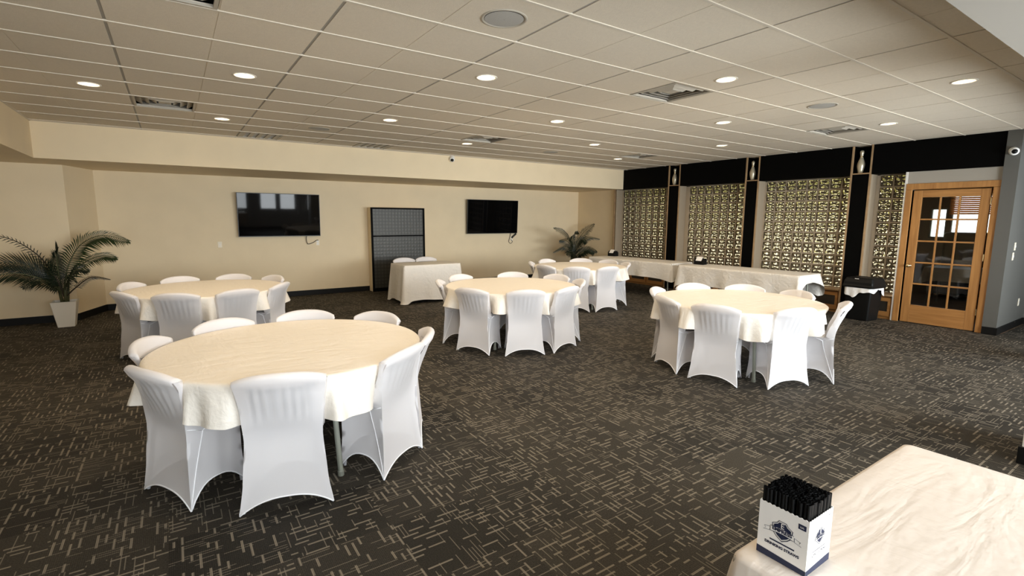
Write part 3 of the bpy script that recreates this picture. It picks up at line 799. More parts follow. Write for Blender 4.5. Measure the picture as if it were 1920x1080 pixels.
def round_table(cx, cy, desc, angs, legang, seed, ring):
    t = thing('round_table', 'round folding banquet table with grey legs, '+desc[0], 'table', (cx, cy, 0), rad(legang), 'round banquet tables')
    MB().lathe([(TR-.01, TZ-.03), (TR-.002, TZ-.026), (TR-.002, TZ-.004), (TR-.006, TZ)], 72).obj('tabletop', 'plywood', t)
    for q in (0, 86, 180, 266):
        a = rad(q); c, s = math.cos(a), math.sin(a)
        MB().tube([(.57*c, .57*s, TZ-.03), (.66*c, .66*s, .03)], .017, 12).lathe([(.02, 0), (.021, .03), (.017, .035)], 12, (.66*c, .66*s)).obj('leg', 'leg', t)
    MB().tube([(.57, 0, TZ-.05), (.57*math.cos(rad(86)), .57*math.sin(rad(86)), TZ-.05)], .012).obj('leg_brace', 'leg', t)
    MB().tube([(-.57, 0, TZ-.05), (.57*math.cos(rad(266)), .57*math.sin(rad(266)), TZ-.05)], .012).obj('leg_brace', 'leg', t)
    c = link('tablecloth', round_cloth(angs, seed), None, (cx, cy, 0)); tag(c, 'white cloth draped over the round table, '+desc[0], 'tablecloth', 'round white tablecloths')
    for i, a in enumerate(angs):
        jit = random.uniform(-3, 3); R_ = ring+random.uniform(-.006, .006)+(.13 if seed == 37 and i == 4 else 0)
        x, y = cx+R_*math.cos(rad(a)), cy+R_*math.sin(rad(a))
        rz = rad(a)+PI-PI/2+rad(jit)
        side = 'far side of the' if i < 4 else 'near side of the'
        ordn = ('first from the left', 'second from the left', 'third from the left', 'fourth from the left', 'first from the right', 'second from the right', 'third from the right', 'fourth from the right')[i]
        place_chair(x, y, rz, 'white covered chair, %s %s, %s' % (side, desc[1], ordn), 'covered chairs at the round tables')
TABLES = [(.665, 3.77, ('nearest the camera on the left', 'nearest left round table'), (156, 115, 73, 31, -24, -54, -105, -155), -79, 11, .69),
          (3.81, 5.63, ('in the middle of the hall', 'middle round table'), (152, 109, 54, 9, -30, -76, -113, -155), -142, 23, .725),
          (5.27, 3.20, ('on the right before the buffet tables', 'right-hand round table'), (115, 68, 26, -17, -66, -112, -160, 159), -130, 37, .66),
          (.32, 7.44, ('at the back left below the television', 'back left round table'), (151, 108, 66, 26, -32, -73, -112, -154), -40, 41, .70),
          (6.53, 7.27, ('at the back before the dark palm', 'back centre round table'), (143, 96, 46, 7, -32, -98, -135, -175), -110, 59, .685)]
for a in TABLES: round_table(*a)

# ------------------------------------------------------------ rectangular tables
def rect_cloth(W, D, drops, flare, seed, fold=.022, cornerdrop=1.0, matname='cloth2', floorlim=None):
    """cloth over a W x D top centred at the origin; drops = (front -y, right +x, back +y, left -x)"""
    rnd = random.Random(seed); m = MB(); hw, hd = W/2, D/2; per = []; R_ = .03; n = 40; nc = 8
    def seg(x0, y0, x1, y1, nx, ny, dr, N):
        for i in range(N): t = i/N; per.append((lerp(x0, x1, t), lerp(y0, y1, t), nx, ny, dr, 0))
    def corner(cx, cy, a0, da, db):
        for i in range(nc):
            t = i/nc; a = a0+t*PI/2; per.append((cx+R_*math.cos(a), cy+R_*math.sin(a), math.cos(a), math.sin(a), lerp(da, db, t), math.sin(PI*(t+.5/nc))))
    N1 = int(n*W/max(W, D))+4; N2 = int(n*D/max(W, D))+4
    seg(-hw+R_, -hd, hw-R_, -hd, 0, -1, drops[0], N1); corner(hw-R_, -hd+R_, -PI/2, drops[0], drops[1])
    seg(hw, -hd+R_, hw, hd-R_, 1, 0, drops[1], N2); corner(hw-R_, hd-R_, 0, drops[1], drops[2])
    seg(hw-R_, hd, -hw+R_, hd, 0, 1, drops[2], N1); corner(-hw+R_, hd-R_, PI/2, drops[2], drops[3])
    seg(-hw, hd-R_, -hw, -hd+R_, -1, 0, drops[3], N2); corner(-hw+R_, -hd+R_, PI, drops[3], drops[0])
    K = len(per); ph = [rnd.uniform(0, 6.28) for _ in range(5)]
    # distance to nearest corner along the perimeter, for the corner cones
    cid = [i for i, p in enumerate(per) if p[5] > .95]
    rows = []
    for sc_ in (.0, .3, .6, .85, .97): rows.append([(p[0]*sc_, p[1]*sc_, TZ+.007) for p in per+per[:1]])
    rows.append([(p[0], p[1], TZ+.005) for p in per+per[:1]]); rows.append([(p[0]+p[2]*.006, p[1]+p[3]*.006, TZ-.004) for p in per+per[:1]])
    for q in range(1, 13):
        t = q/12; row = []
        for i in list(range(K))+[0]:
            x, y, nx, ny, dr, c = per[i]; s = i/K*(2*W+2*D)
            dc = min(abs((i-ci+K/2) % K-K/2) for ci in cid); cc = math.exp(-(dc/5.0)**2)
            wv = .6*math.sin(s*13+ph[0])+.4*math.sin(s*23+ph[1])+.3*math.sin(s*7+ph[2])
            out = .008+t*(flare+fold*wv+cc*flare*2.2*cornerdrop)
            z = TZ-.004-t*dr*(1+.04*math.sin(s*4+ph[3])) - t*cc*cornerdrop*.10
            if floorlim is not None: z = max(z, floorlim+.004*wv)
            row.append((x+nx*out, y+ny*out, z))
        rows.append(row)
    m.grid(rows)
    return m.mesh('tablecloth', matname, smooth=True, merge=.0004)
def rect_table(name, label, clabel, x, y, W, D, drops, seed, rotz=0, flare=.03, cd=1.0, floorlim=None, legs=True, matname='cloth2'):
    t = thing(name, label, 'table', (x, y, 0), rotz)
    box('tabletop', -W/2, W/2, -D/2, D/2, TZ-.03, TZ, 'plywood', t, bevel=.006)
    for sx in (-1, 1):
        for sy in (-1, 1):
            MB().tube([(sx*(W/2-.16), sy*(D/2-.10), TZ-.03), (sx*(W/2-.14), sy*(D/2-.10), .0)], .014, 10).obj('leg', 'leg', t)
        MB().tube([(sx*(W/2-.15), -(D/2-.10), .35), (sx*(W/2-.15), D/2-.10, .35)], .011, 8).obj('leg_brace', 'leg', t)
    c = link('tablecloth', rect_cloth(W, D, drops, flare, seed, cornerdrop=cd, floorlim=floorlim, matname=matname), None, (x, y, 0), rotz)
    tag(c, clabel, 'tablecloth', 'rectangular white tablecloths')
    return t
rect_table('side_table', 'small rectangular table before the woven black cabinet', 'floor-length white cloth on the small table before the cabinet', 4.22, 9.33, 1.22, .70, (.70, .70, .70, .70), 3, flare=.035, cd=.9, floorlim=.012)
rect_table('buffet_table', 'long buffet table under the first windows by the palm', 'white cloth on the far buffet table by the palm', 8.79, 7.82, 2.36, .74, (.33, .33, .33, .33), 5, rotz=rad(-90+3), flare=.02, cd=.35)
rect_table('buffet_table', 'long buffet table under the wide window, nearer the bin', 'creased white cloth on the nearer buffet table beside the bin', 8.77, 5.22, 2.34, .74, (.34, .12, .33, .30), 9, rotz=rad(-90+1), flare=.02, cd=1.3)
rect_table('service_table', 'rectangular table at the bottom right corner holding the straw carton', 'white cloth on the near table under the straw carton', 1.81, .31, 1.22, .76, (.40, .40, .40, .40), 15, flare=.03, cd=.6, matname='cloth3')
place_chair(3.99, 9.70, PI, 'white covered chair behind the small table, left one before the cabinet', 'covered chairs at the small table')
place_chair(4.50, 9.72, PI, 'white covered chair behind the small table, right one before the cabinet', 'covered chairs at the small table')
place_chair(8.62, 1.10, rad(-30), 'white covered chair cut off by the right edge of the picture', 'single chairs')

# ------------------------------------------------------------ televisions
def tv(xc, desc, plug, cordpts, tilt):
    t = thing('television', 'black flat television on the far wall '+desc, 'television', (xc, FARY-.066, 1.70)); t.rotation_euler = (tilt, 0, 0)
    W, H = .77, .432
    box('back_shell', -W+.03, W-.03, -.01, .03, -H+.03, H-.03, 'tvbody', t, bevel=.008)
    MB().box(-W, W, -.045, -.01, -H, -H+.016).box(-W, W, -.045, -.01, H-.010, H).box(-W, -W+.010, -.045, -.01, -H+.016, H-.010).box(W-.010, W, -.045, -.01, -H+.016, H-.010).obj('bezel', 'tvbody', t)
    box('screen', -W+.010, W-.010, -.041, -.012, -H+.016, H-.010, 'screen', t)
    MB().tube(cordpts, .007, 6).obj('power_cord', 'cord', t, smooth=True)
    MB().box(-.06, .06, .02, .045, -.2, .2).obj('wall_bracket', 'frame', t)
    return t
def bez(pts, n=8):
    out = []; P = [Vector(p) for p in pts]; P = [P[0]]+P+[P[-1]]
    for i in range(1, len(P)-2):
        for q in range(n):
            t = q/n; a, b, c, e = P[i-1:i+3]
            out.append(.5*((2*b)+(-a+c)*t+(2*a-5*b+4*c-e)*t*t+(-a+3*b-3*c+e)*t**3))
    out.append(P[-2]); return out
tv(1.845, 'left of the cabinet', None, bez([(.50, .0, -.42), (.49, 0, -.50), (.52, .02, -.60), (.62, .02, -.58), (.70, .028, -.53), (.74, .035, -.53)]), rad(2.9))
tv(6.95, 'right of the cabinet', None, bez([(.60, .0, -.42), (.57, .01, -.56), (.55, .02, -.66), (.62, .025, -.71), (.67, .025, -.66), (.62, .03, -.60)]), rad(2.9))
def plate(name, label, cat, loc, rotz, kind, group=None):
    t = thing(name, label, cat, loc, rotz, group)
    box('cover_plate', -.036, .036, -.006, 0, -.058, .058, 'plate', t, bevel=.003)
    if kind == 'switch': box('toggle', -.008, .008, -.014, -.005, -.016, .016, 'white', t)
    else:
        for z in (-.024, .024): box('socket', -.015, .015, -.0075, -.005, z-.014, z+.014, 'paper', t)
    return t
plate('light_switch', 'white wall switch left below the first television', 'switch', (.75, FARY, 1.12), 0, 'switch')
plate('wall_outlet', 'white outlet with cord plug below the first television', 'outlet', (2.57, FARY, 1.12), 0, 'outlet')
plate('wall_outlet', 'white outlet below the second television', 'outlet', (7.60, FARY, 1.12), 0, 'outlet')
plate('light_switch', 'upper white switch on the grey wall beside the door', 'switch', (10.24, 1.92, 1.29), 0, 'switch')
plate('light_switch', 'lower white switch on the grey wall beside the door', 'switch', (10.20, 1.92, 1.145), 0, 'switch')
plate('wall_outlet', 'white outlet low on the grey wall by the door', 'outlet', (10.93, 1.92, .40), 0, 'outlet')
t = thing('remote_control', 'small black remote tilted below the second television', 'remote', (7.66, FARY-.022, 1.20)); t.rotation_euler = (0, rad(-38), 0)
box('remote_body', -.09, .09, -.012, .012, -.022, .022, 'blackpl', t, bevel=.004)
box('keypad', -.07, .05, -.0145, -.0115, -.014, .014, 'cord', t)

# cabinet with woven panels
t = thing('woven_cabinet', 'tall black cabinet with grey woven front behind the small table', 'cabinet', (4.30, 10.98, 0))
box('carcass', -.635, .635, .0, .235, 0, 1.88, 'wall', t, bevel=.004)
MB().box(-.64, -.60, -.03, .0, 0, 1.885).box(.60, .64, -.03, .0, 0, 1.885).box(-.60, .60, -.03, 0, 1.85, 1.885).box(-.60, .60, -.03, 0, 1.235, 1.265).box(-.60, .60, -.03, 0, 0, .08).obj('front_frame', 'black', t)
box('upper_panel', -.60, .60, -.018, -.001, 1.265, 1.85, 'weave', t); box('lower_panel', -.60, .60, -.018, -.001, .08, 1.235, 'weave', t)

# security cameras
def dome(name, label, loc, face, parts=True):
    t = thing(name, label, 'camera', loc); t.rotation_euler = face
    MB().lathe([(.055, 0), (.055, .012), (.048, .03), (.045, .035)], 24).obj('mount', 'white', t, smooth=False)
    MB().lathe([(.046, .033), (.052, .05), (.053, .075), (.045, .088), (.03, .092), (.002, .094)], 24, cap=False).obj('housing', 'white', t, smooth=True)
    MB().lathe([(.034, .086), (.030, .100), (.018, .110), (.002, .113)], 20, cap=False).obj('lens_bubble', 'blackpl', t, smooth=True)
dome('security_camera', 'small white and black camera under the ceiling on the far soffit', (4.87, 9.39, 2.885), (rad(125), 0, rad(-25)))
dome('security_camera', 'white camera with black eye on the grey corner above the door', (RX-.04, 2.0, 2.635), (rad(100), 0, rad(-70)))
dome('security_camera', 'tiny white camera at the far end of the black band', (RX-.005, 9.52, 2.86), (rad(110), 0, rad(-70)))

# ------------------------------------------------------------ trash bin
t = thing('trash_bin', 'black bin with white liner in front of the narrow glass block strip', 'bin', (9.58, 3.545, 0), rad(-4))
def sq(m, levels, bev=.03):
    P = []
    for hx, hy, z in levels:
        row = []
        for cx, cy, a0 in ((1, 1, 0), (-1, 1, 90), (-1, -1, 180), (1, -1, 270)):
            for q in range(4):
                a = rad(a0+q*30); row.append((cx*(hx-bev)+bev*math.cos(a), cy*(hy-bev)+bev*math.sin(a), z))
        row.append(row[0]); P.append(row)
    m.grid(P); n = len(P[0]); b = len(m.v)-n*len(P)
    m.f.append(tuple(b+i for i in reversed(range(n-1)))); m.f.append(tuple(b+n*(len(P)-1)+i for i in range(n-1)))
    return m
sq(MB(), [(.17, .17, 0), (.175, .175, .01), (.205, .205, .56), (.21, .21, .565)]).obj('bin_body', 'blackpl', t, merge=1e-5)
sq(MB(), [(.232, .232, .55), (.235, .235, .575), (.225, .225, .60), (.222, .222, .64), (.195, .205, .70), (.175, .195, .712)]).obj('bin_lid', 'blackpl', t, merge=1e-5)
box('lid_flap', -.2, -.17, -.12, .12, .625, .685, 'void', t); box('lid_label', -.199, -.188, .0, .06, .685, .70, 'white', t)
m = MB(); P = []
n = 96
for q in range(7):
    row = []
    for i in range(n+1):
        a = 2*PI*(i % n)/n; c, s = math.cos(a), math.sin(a); k = .215/max(abs(c), abs(s))
        k = min(k, .265); tt = q/6
        dz = .10+.05*math.sin(2*a+2.2)+.028*math.sin(5*a)+.012*math.sin(11*a)
        rr = k+.012+.008*tt*math.sin(13*a+1)+.006*tt
        row.append((c*rr, s*rr, .565-tt*dz))
    P.append(row)
m.grid(P); m.obj('liner', 'liner', t, smooth=True, merge=1e-5)

# ------------------------------------------------------------ napkin dispensers
def dispenser(label, loc, rz):
    t = thing('napkin_dispenser', label, 'dispenser', loc, rz, 'napkin dispensers on the buffet')
    m = MB(); pr = [(-.075, 0), (.075, 0), (.075, .085), (.03, .125), (-.03, .125), (-.075, .085)]
    K = len(pr); m.v = [(x, y, z) for y in (-.10, .10) for x, z in pr]
    m.f = [(i, (i+1) % K, (i+1) % K+K, i+K) for i in range(K)]+[tuple(range(K)), tuple(range(2*K-1, K-1, -1))]
    m.obj('dispenser_body', 'blackpl', t, bevel=.005)
    m = MB()
    m.grid([[(-.079, -.06, .082), (-.079, .06, .082)], [(-.034, -.062, .131), (-.034, .062, .131)], [(-.005, -.06, .150), (-.008, .06, .155)], [(.028, -.055, .134), (.028, .055, .134)]])
    m.grid([[(-.082, -.06, .078), (-.082, .06, .078)], [(-.036, -.062, .135), (-.036, .062, .135)], [(-.005, -.06, .155), (-.008, .06, .160)], [(.029, -.055, .138), (.029, .055, .138)]])
    m.obj('napkin', 'paper', t)
dispenser('black napkin dispenser on the far buffet table near the palm', (9.0, 8.80, TZ+.0075), rad(5))
dispenser('black napkin dispenser on the end of the nearer buffet table', (8.86, 6.22, TZ+.0075), rad(8))

# ------------------------------------------------------------ palms
def frond(pts, wid, n, mname, parent, droop=.35, r0=.012, stemname='stem', skip=.15):
    C = bez(pts, 12); N = len(C); m = MB(); rnd = random.Random(int(abs(pts[-1][0]*1000)+abs(pts[-1][2]*777)))
    wid *= 1.12; n = int(n*1.5); roll = rnd.choice((-1, 1))*rnd.uniform(.7, 1.15)
    for i in range(n):
        t = skip+(1-skip)*(i/(n-1))
        k = min(N-2, int(t*(N-1))); p = C[k].lerp(C[k+1], t*(N-1)-k); tan = (C[min(k+1, N-1)]-C[k]).normalized()
        side = tan.cross(Vector((0, 0, 1)))
        if side.length < .1: side = Vector((1, 0, 0))
        side.normalize(); upv = side.cross(tan).normalized()
        side, upv = side*math.cos(roll)+upv*math.sin(roll), upv*math.cos(roll)-side*math.sin(roll)
        L = wid*math.sin(PI*min(1, .16+.80*t))**.8*rnd.uniform(.85, 1.1)*(1 if t < .9 else .8)
        for s in (-1, 1):
            dirv = (tan*(.50+.5*t)+side*s*(1-.35*t)+upv*.12).normalized()
            bw = .024*(wid/.3)**.5
            a = p; mid = p+dirv*L*.5+Vector((0, 0, -droop*L*.12)); tip = p+dirv*L+Vector((0, 0, -droop*L*.55))
            wv = tan*bw*.5; rz = upv*bw*.35
            q = len(m.v)
            m.v += [tuple(a-wv*.4), tuple(a+wv*.4), tuple(mid-wv), tuple(mid+rz), tuple(mid+wv), tuple(tip)]
            m.f += [(q, q+3, q+2), (q, q+1, q+3), (q+1, q+4, q+3), (q+2, q+3, q+5), (q+3, q+4, q+5)]
    fo = m.obj('frond', mname, parent, recalc=False)
    st = MB().tube(C, [lerp(r0, .003, i/(N-1)) for i in range(N)], 6).obj('stalk', stemname, fo, smooth=True)
    return fo
pl = thing('potted_palm', 'potted palm with spreading fronds in a white tapered planter at left', 'plant', (-1.42, 9.93, 0))
sq(MB(), [(.098, .098, 0), (.10, .10, .005), (.150, .150, .375), (.152, .152, .385), (.138, .138, .385), (.134, .134, .35)], .012).obj('planter', 'pot', pl, merge=1e-5)
sq(MB(), [(.134, .134, .345), (.133, .133, .352)], .012).obj('soil', 'soil', pl, merge=1e-5)
for k in range(5):
    a = k*1.3; MB().tube([(.03*math.cos(a), .03*math.sin(a), .34), (.05*math.cos(a), .05*math.sin(a), .5), (.06*math.cos(a)+.01, .05*math.sin(a), .66)], [.022, .018, .010], 8).obj('trunk', 'stem', pl, smooth=True)
F1 = [([(0, 0, .45), (-.05, -.1, .75), (-.22, -.2, 1.12), (-.50, -.3, 1.36), (-.95, -.4, 1.45)], .10, 16, 'leaf2', 'dead', .6),
      ([(0, 0, .5), (-.12, -.1, .80), (-.42, -.15, .98), (-.90, -.2, 1.00)], .26, 26, 'leaf2', 'stem', .2),
      ([(0, 0, .5), (-.15, -.2, .72), (-.45, -.35, .86), (-.85, -.45, .78)], .26, 26, 'leaf2', 'stem', .2),
      ([(0, 0, .5), (-.20, .1, .76), (-.50, .15, .92), (-1.0, .2, .86)], .24, 26, 'leaf', 'stem', .1),
      ([(0, 0, .5), (-.02, -.08, .8), (-.01, -.14, 1.05), (.02, -.18, 1.18)], .27, 24, 'leaf2', 'stem', .1),
      ([(0, 0, .5), (.08, .05, .9), (.25, .05, 1.22), (.52, .0, 1.36), (.84, -.05, 1.27)], .28, 30, 'leaf', 'stem', .7),
      ([(0, 0, .5), (.12, -.05, .78), (.32, -.12, .98), (.52, -.18, 1.06), (.68, -.2, 1.02)], .20, 24, 'leaf', 'stem', .7),
      ([(0, 0, .5), (.10, -.1, .72), (.20, -.16, .86), (.34, -.2, .84)], .16, 18, 'leaf2', 'stem', .4),
      ([(0, 0, .42), (.15, -.1, .58), (.36, -.2, .74), (.58, -.25, .70)], .08, 18, 'leaf2', 'dead', .6),
      ([(0, 0, .5), (.05, -.15, .66), (.10, -.25, .78), (.20, -.33, .70)], .14, 14, 'leaf2', 'stem', .4),
      ([(0, 0, .5), (-.10, -.15, .62), (-.22, -.28, .74), (-.36, -.38, .66)], .18, 16, 'leaf2', 'stem', .4)]
for pts, wid, n, mn, st, dp in F1: frond(pts, wid, n, mn, pl, dp, stemname=st, skip=.35 if st == 'dead' else .15)
pl = thing('potted_palm', 'dark palm in the corner between the second television and the windows', 'plant', (9.12, 10.45, 0))
sq(MB(), [(.12, .12, 0), (.122, .122, .005), (.165, .165, .36), (.167, .167, .37), (.15, .15, .37), (.148, .148, .34)], .012).obj('planter', 'pot', pl, merge=1e-5)
sq(MB(), [(.148, .148, .335), (.147, .147, .342)], .012).obj('soil', 'soil', pl, merge=1e-5)
for k in range(4):
    a = k*1.6; MB().tube([(.03*math.cos(a), .03*math.sin(a), .33), (.05*math.cos(a), .05*math.sin(a), .55), (.06*math.cos(a), .05*math.sin(a), .8)], [.022, .018, .010], 8).obj('trunk', 'stem', pl, smooth=True)
F2 = [([(0, 0, .6), (-.15, -.1, 1.0), (-.5, -.2, 1.30), (-.92, -.3, 1.42)], .22),
      ([(0, 0, .6), (-.12, -.1, .9), (-.45, -.25, 1.08), (-.75, -.35, 1.10)], .20),
      ([(0, 0, .5), (-.15, -.1, .8), (-.5, -.25, .93), (-.95, -.35, .80)], .20),
      ([(0, 0, .6), (-.05, -.05, 1.0), (-.10, -.15, 1.22), (-.05, -.25, 1.30)], .20),
      ([(0, 0, .6), (.12, -.02, 1.0), (.38, -.05, 1.32), (.72, -.05, 1.52)], .20),
      ([(0, 0, .6), (.15, -.1, .95), (.42, -.15, 1.14), (.80, -.2, 1.10)], .16),
      ([(0, 0, .6), (.02, -.1, .9), (.08, -.25, 1.10), (.14, -.38, 1.02)], .20),
      ([(0, 0, .5), (.15, -.1, .72), (.38, -.2, .84), (.62, -.3, .76)], .20),
      ([(0, 0, .5), (.1, -.15, .70), (.25, -.3, .82), (.42, -.4, .74)], .22),
      ([(0, 0, .5), (-.1, -.15, .68), (-.3, -.3, .80), (-.55, -.4, .72)], .18)]
for pts, wid in F2: frond(pts, wid, 24, 'leaf2', pl, .5)

# ------------------------------------------------------------ straw carton
t = thing('straw_carton', 'open white and navy carton of black straws on the near table corner', 'carton', (1.265, .66, TZ+.0085), rad(0))
# local: x to the right 0..bw, y 0..-bd (front face at -x and -y sides), base z=0
BW, BD, BH, TK = .125, .128, .150, .0015
def scallop(L, horizontal_axis, fixed, sgn):
    m = MB(); n = 26; P0 = []; P1 = []
    for i in range(n+1):
        q = L*i/n; z = BH+.0012*math.sin(q/L*PI*22)
        P0.append((q, .0)); P1.append((q, z))
    return P0, P1
def wall_panel(name, p0, p1, nrm, parent):
    m = MB(); n = 44; A = []; B = []; Cc = []; D_ = []
    for i in range(n+1):
        q = i/n; x = lerp(p0[0], p1[0], q); y = lerp(p0[1], p1[1], q); z = BH+.0013*math.sin(q*PI*22)
        A.append((x, y, 0)); B.append((x, y, z)); Cc.append((x+nrm[0]*TK, y+nrm[1]*TK, 0)); D_.append((x+nrm[0]*TK, y+nrm[1]*TK, z))
    m.grid([A, B, D_, Cc, A]); return m.obj(name, 'card', parent, merge=1e-6)
wl = wall_panel('front_panel', (0, 0), (0, -BD), (1, 0), t)
ws = wall_panel('side_panel', (0, -BD), (BW, -BD), (0, 1), t)
wall_panel('back_panel', (BW, -BD), (BW, 0), (-1, 0), t); wall_panel('side_panel', (BW, 0), (0, 0), (0, -1), t)
box('bottom_panel', TK, BW-TK, -BD+TK, -TK, 0, .002, 'card', t)
# navy band with slanted top along the foot of both visible panels
E_ = .0006
def strokes(s0, s1, z0, z1, n, seed):          # unreadable fine print: a row of short strokes
    rr = random.Random(seed); out = []; w = (s1-s0)/n
    for i in range(n):
        a = s0+i*w; b = a+w*.72; zm = z0+(z1-z0)*rr.choice((0, .35, .6)); t = (z1-z0)*.28
        out += [[(a, z0), (a+w*.22, z0), (a+w*.22, z1), (a, z1)], [(a+w*.22, zm), (b, zm), (b, zm+t), (a+w*.22, zm+t)]]
    return out
def decal(name, polys, axis, parent, mname='navy', off=.0006):
    """flat print: polys in (s,z); axis 'L' = left panel (s runs 0..BD towards -y), 'R' = right panel (s runs 0..BW along +x)"""
    m = MB()
    for p in polys:
        n = len(m.v)
        for s, z in p: m.v.append((-off, -s, z) if axis == 'L' else (s, -BD-off, z))
        m.f.append(tuple(range(n, n+len(p))))
    return m.obj(name, mname, parent, recalc=False)
decal('foot_band', [[(0, 0), (BD, 0), (BD, .014), (BD*.5, .017), (0, .020)]], 'L', wl)
decal('foot_band', [[(0, 0), (BW, 0), (BW, .021), (BW*.5, .018), (0, .014)]], 'R', ws)
def shield(c, s):
    return [(c[0]+s*x, c[1]+s*y*1.12) for x, y in ((-.55, .55), (-.35, .80), (.35, .80), (.55, .55), (1, .35), (.95, -.35), (.55, -.75), (0, -1.05), (-.55, -.75), (-.95, -.35), (-1, .35))]
def outline(poly, c, k):
    P = []
    for i in range(len(poly)):
        a, b = poly[i], poly[(i+1) % len(poly)]
        ia = (c[0]+(a[0]-c[0])*k, c[1]+(a[1]-c[1])*k); ib = (c[0]+(b[0]-c[0])*k, c[1]+(b[1]-c[1])*k)
        P.append([a, b, ib, ia])
    return P
def text(name, s, size, pos, axis, parent, mname, arc=0, bold=.0):
    cu = bpy.data.curves.new(name, 'FONT'); cu.body = s; cu.size = size; cu.align_x = 'CENTER'; cu.align_y = 'CENTER'; cu.offset = bold; cu.resolution_u = 3
    tmp = bpy.data.objects.new('tmp', cu); COL.objects.link(tmp)
    dg = bpy.context.evaluated_depsgraph_get(); me = bpy.data.meshes.new_from_object(tmp.evaluated_get(dg)); me.name = name
    bpy.data.objects.remove(tmp)
    s0, z0, off = pos
    for v in me.vertices:
        x, y = v.co.x, v.co.y; y += arc*x*x
        v.co = (-off, -(s0+x), z0+y) if axis == 'L' else (s0+x, -BD-off, z0+y)
    me.materials.clear(); me.materials.append(MT[mname])
    return link(name, me, parent)
def emblem(c, s, axis, parent):
    sh = shield(c, s); decal('emblem_outline', outline(sh, c, .93), axis, parent)
    inner = [(c[0]+(a-c[0])*.82, c[1]+(b-c[1])*.82) for a, b in sh]
    decal('emblem_shield', [inner], axis, parent)
    # light ribbon carrying the name, with tails
    m = MB(); n = 16; P = [[], []]
    for i in range(n+1):
        x = -1.12+2.24*i/n; zz = -.12-.10*x*x*0+.0
        P[0].append((x, zz-.24+.12*(x/1.1)**2*-1)); P[1].append((x, zz+.24-.12*(x/1.1)**2))
    def put(p, off): x, z = c[0]+s*p[0], c[1]+s*p[1]; return (-off, -x, z) if axis == 'L' else (x, -BD-off, z)
    m.grid([[put(p, E_*2) for p in row] for row in P]); m.obj('name_ribbon', 'card', parent, recalc=False)
    ro = []
    for row, dz in ((P[0], -.05), (P[1], .05)):
        for i in range(n): ro.append([(c[0]+s*row[i][0], c[1]+s*row[i][1]), (c[0]+s*row[i+1][0], c[1]+s*row[i+1][1]), (c[0]+s*row[i+1][0], c[1]+s*(row[i+1][1]+dz)), (c[0]+s*row[i][0], c[1]+s*(row[i][1]+dz))])
    mm = MB()
    for p in ro:
        q = len(mm.v)
        for a, b in p: mm.v.append((-E_*2.5, -a, b) if axis == 'L' else (a, -BD-E_*2.5, b))
        mm.f.append(tuple(range(q, q+4)))
    mm.obj('ribbon_edge', 'navy', parent, recalc=False)
    text('emblem_lettering', 'EMPRESS', s*.50, (c[0], c[1]-s*.12, E_*3), axis, parent, 'navy', bold=s*.022)
    text('emblem_script', 'E', s*.75, (c[0], c[1]+s*.42, E_*2), axis, parent, 'card')
    for sg in (-1, 1):
        tail = [(1.12, -.12), (1.75, -.28), (1.62, -.50), (1.85, -.72), (1.15, -.55)]
        decal('ribbon_tail', outline([(c[0]+sg*s*x, c[1]+s*y) for x, y in tail], (c[0]+sg*s*1.45, c[1]-s*.42), .84), axis, parent)
emblem((BD*.50, .092), .027, 'L', wl)
decal('rule', [[(BD*.26, .0525), (BD*.76, .0525), (BD*.76, .0565), (BD*.26, .0565)]], 'L', wl)
text('front_lettering', 'DRINKING STRAWS', .0100, (BD*.51, .0420, E_), 'L', wl, 'navy', bold=.0005)
decal('corner_mark', [[(BD*.80, .120), (BD*.95, .120), (BD*.95, .134), (BD*.80, .134)]], 'L', wl)
decal('corner_mark_print', strokes(BD*.835, BD*.915, .1245, .1295, 5, 2), 'L', wl, 'card', E_*2)
emblem((BW*.50, .094), .022, 'R', ws)
decal('rule', [[(BW*.22, .056), (BW*.78, .056), (BW*.78, .0575), (BW*.22, .0575)]], 'R', ws)
decal('small_print', strokes(BW*.22, BW*.40, .043, .050, 4, 3)+strokes(BW*.47, BW*.53, .043, .050, 2, 4)+strokes(BW*.58, BW*.80, .043, .050, 5, 5), 'R', ws)
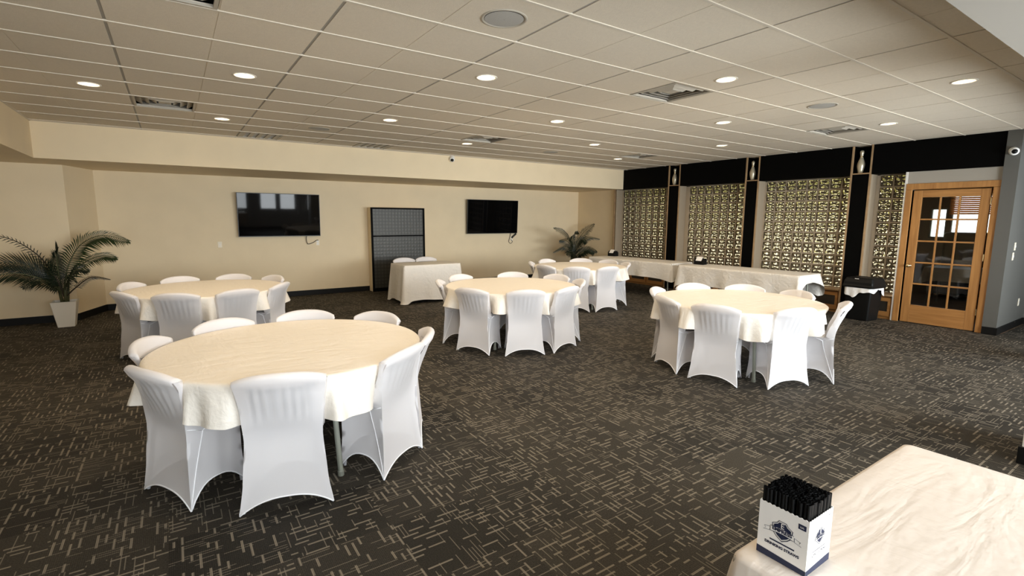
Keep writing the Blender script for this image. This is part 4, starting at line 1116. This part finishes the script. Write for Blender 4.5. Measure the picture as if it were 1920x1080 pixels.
decal('side_mark', strokes(BW*.78, BW*.92, .134, .138, 3, 6)+strokes(BW*.80, BW*.90, .127, .131, 3, 7), 'R', ws)
# straws: each a thing of its own, packed upright in the carton
SM = MB().tube([(0, 0, .003), (0, 0, .184)], .0044, 8, cap=False)
SM.tube([(0, 0, .184), (0, 0, .01)], .0036, 8, cap=False)
sm = SM.mesh('drinking_straw', 'straw', recalc=False)
nx, ny = 13, 13
for i in range(nx):
    for j in range(ny):
        lx = .0085+(BW-.017)*i/(nx-1); ly = -.0085-(BD-.017)*j/(ny-1)
        o = link('drinking_straw', sm, None, (1.265+lx+random.uniform(-.0006, .0006), .66+ly+random.uniform(-.0006, .0006), TZ+.0105+random.uniform(-.006, .003)*(1 if random.random() < .4 else .2)+.002))
        o.rotation_euler = (random.uniform(-.012, .012), random.uniform(-.012, .012), 0)
        tag(o, 'black drinking straw standing in the open carton', 'straw', 'black straws packed in the carton')

# ------------------------------------------------------------ things in the porch, seen through the door
t = thing('porch_table', 'dark table behind the door panes', 'table', (12.75, 2.98, 0), rad(90))
box('tabletop', -.6, .6, -.38, .38, .71, .74, 'plywood', t)
for sx in (-1, 1):
    for sy in (-1, 1): MB().tube([(sx*.52, sy*.3, .71), (sx*.52, sy*.3, 0)], .018, 8).obj('leg', 'frame', t)
c = link('tablecloth', rect_cloth(1.2, .76, (.24, .24, .24, .24), .02, 77), None, (12.75, 2.98, 0), rad(90)); tag(c, 'white cloth on the table behind the door panes', 'tablecloth')
t = thing('porch_bench', 'black upholstered bench below the porch window', 'bench', (13.75, 2.95, 0), 0)
box('bench_seat', -.28, .2, -.8, .8, .12, .45, 'blackpl', t, bevel=.03); box('bench_back', .15, .32, -.8, .8, .12, 1.42, 'blackpl', t, bevel=.06)
t = thing('wood_blind', 'orange wooden blind half lowered in the porch window', 'blind', (PX-.04, 2.72, 1.80), 0)
for i in range(11): box('slat', -.012, .012, .0, 1.04, .042*i, .042*i+.036, 'porch_blind', t)
box('head_rail', -.02, .02, 0, 1.04, .465, .50, 'porch_blind', t)
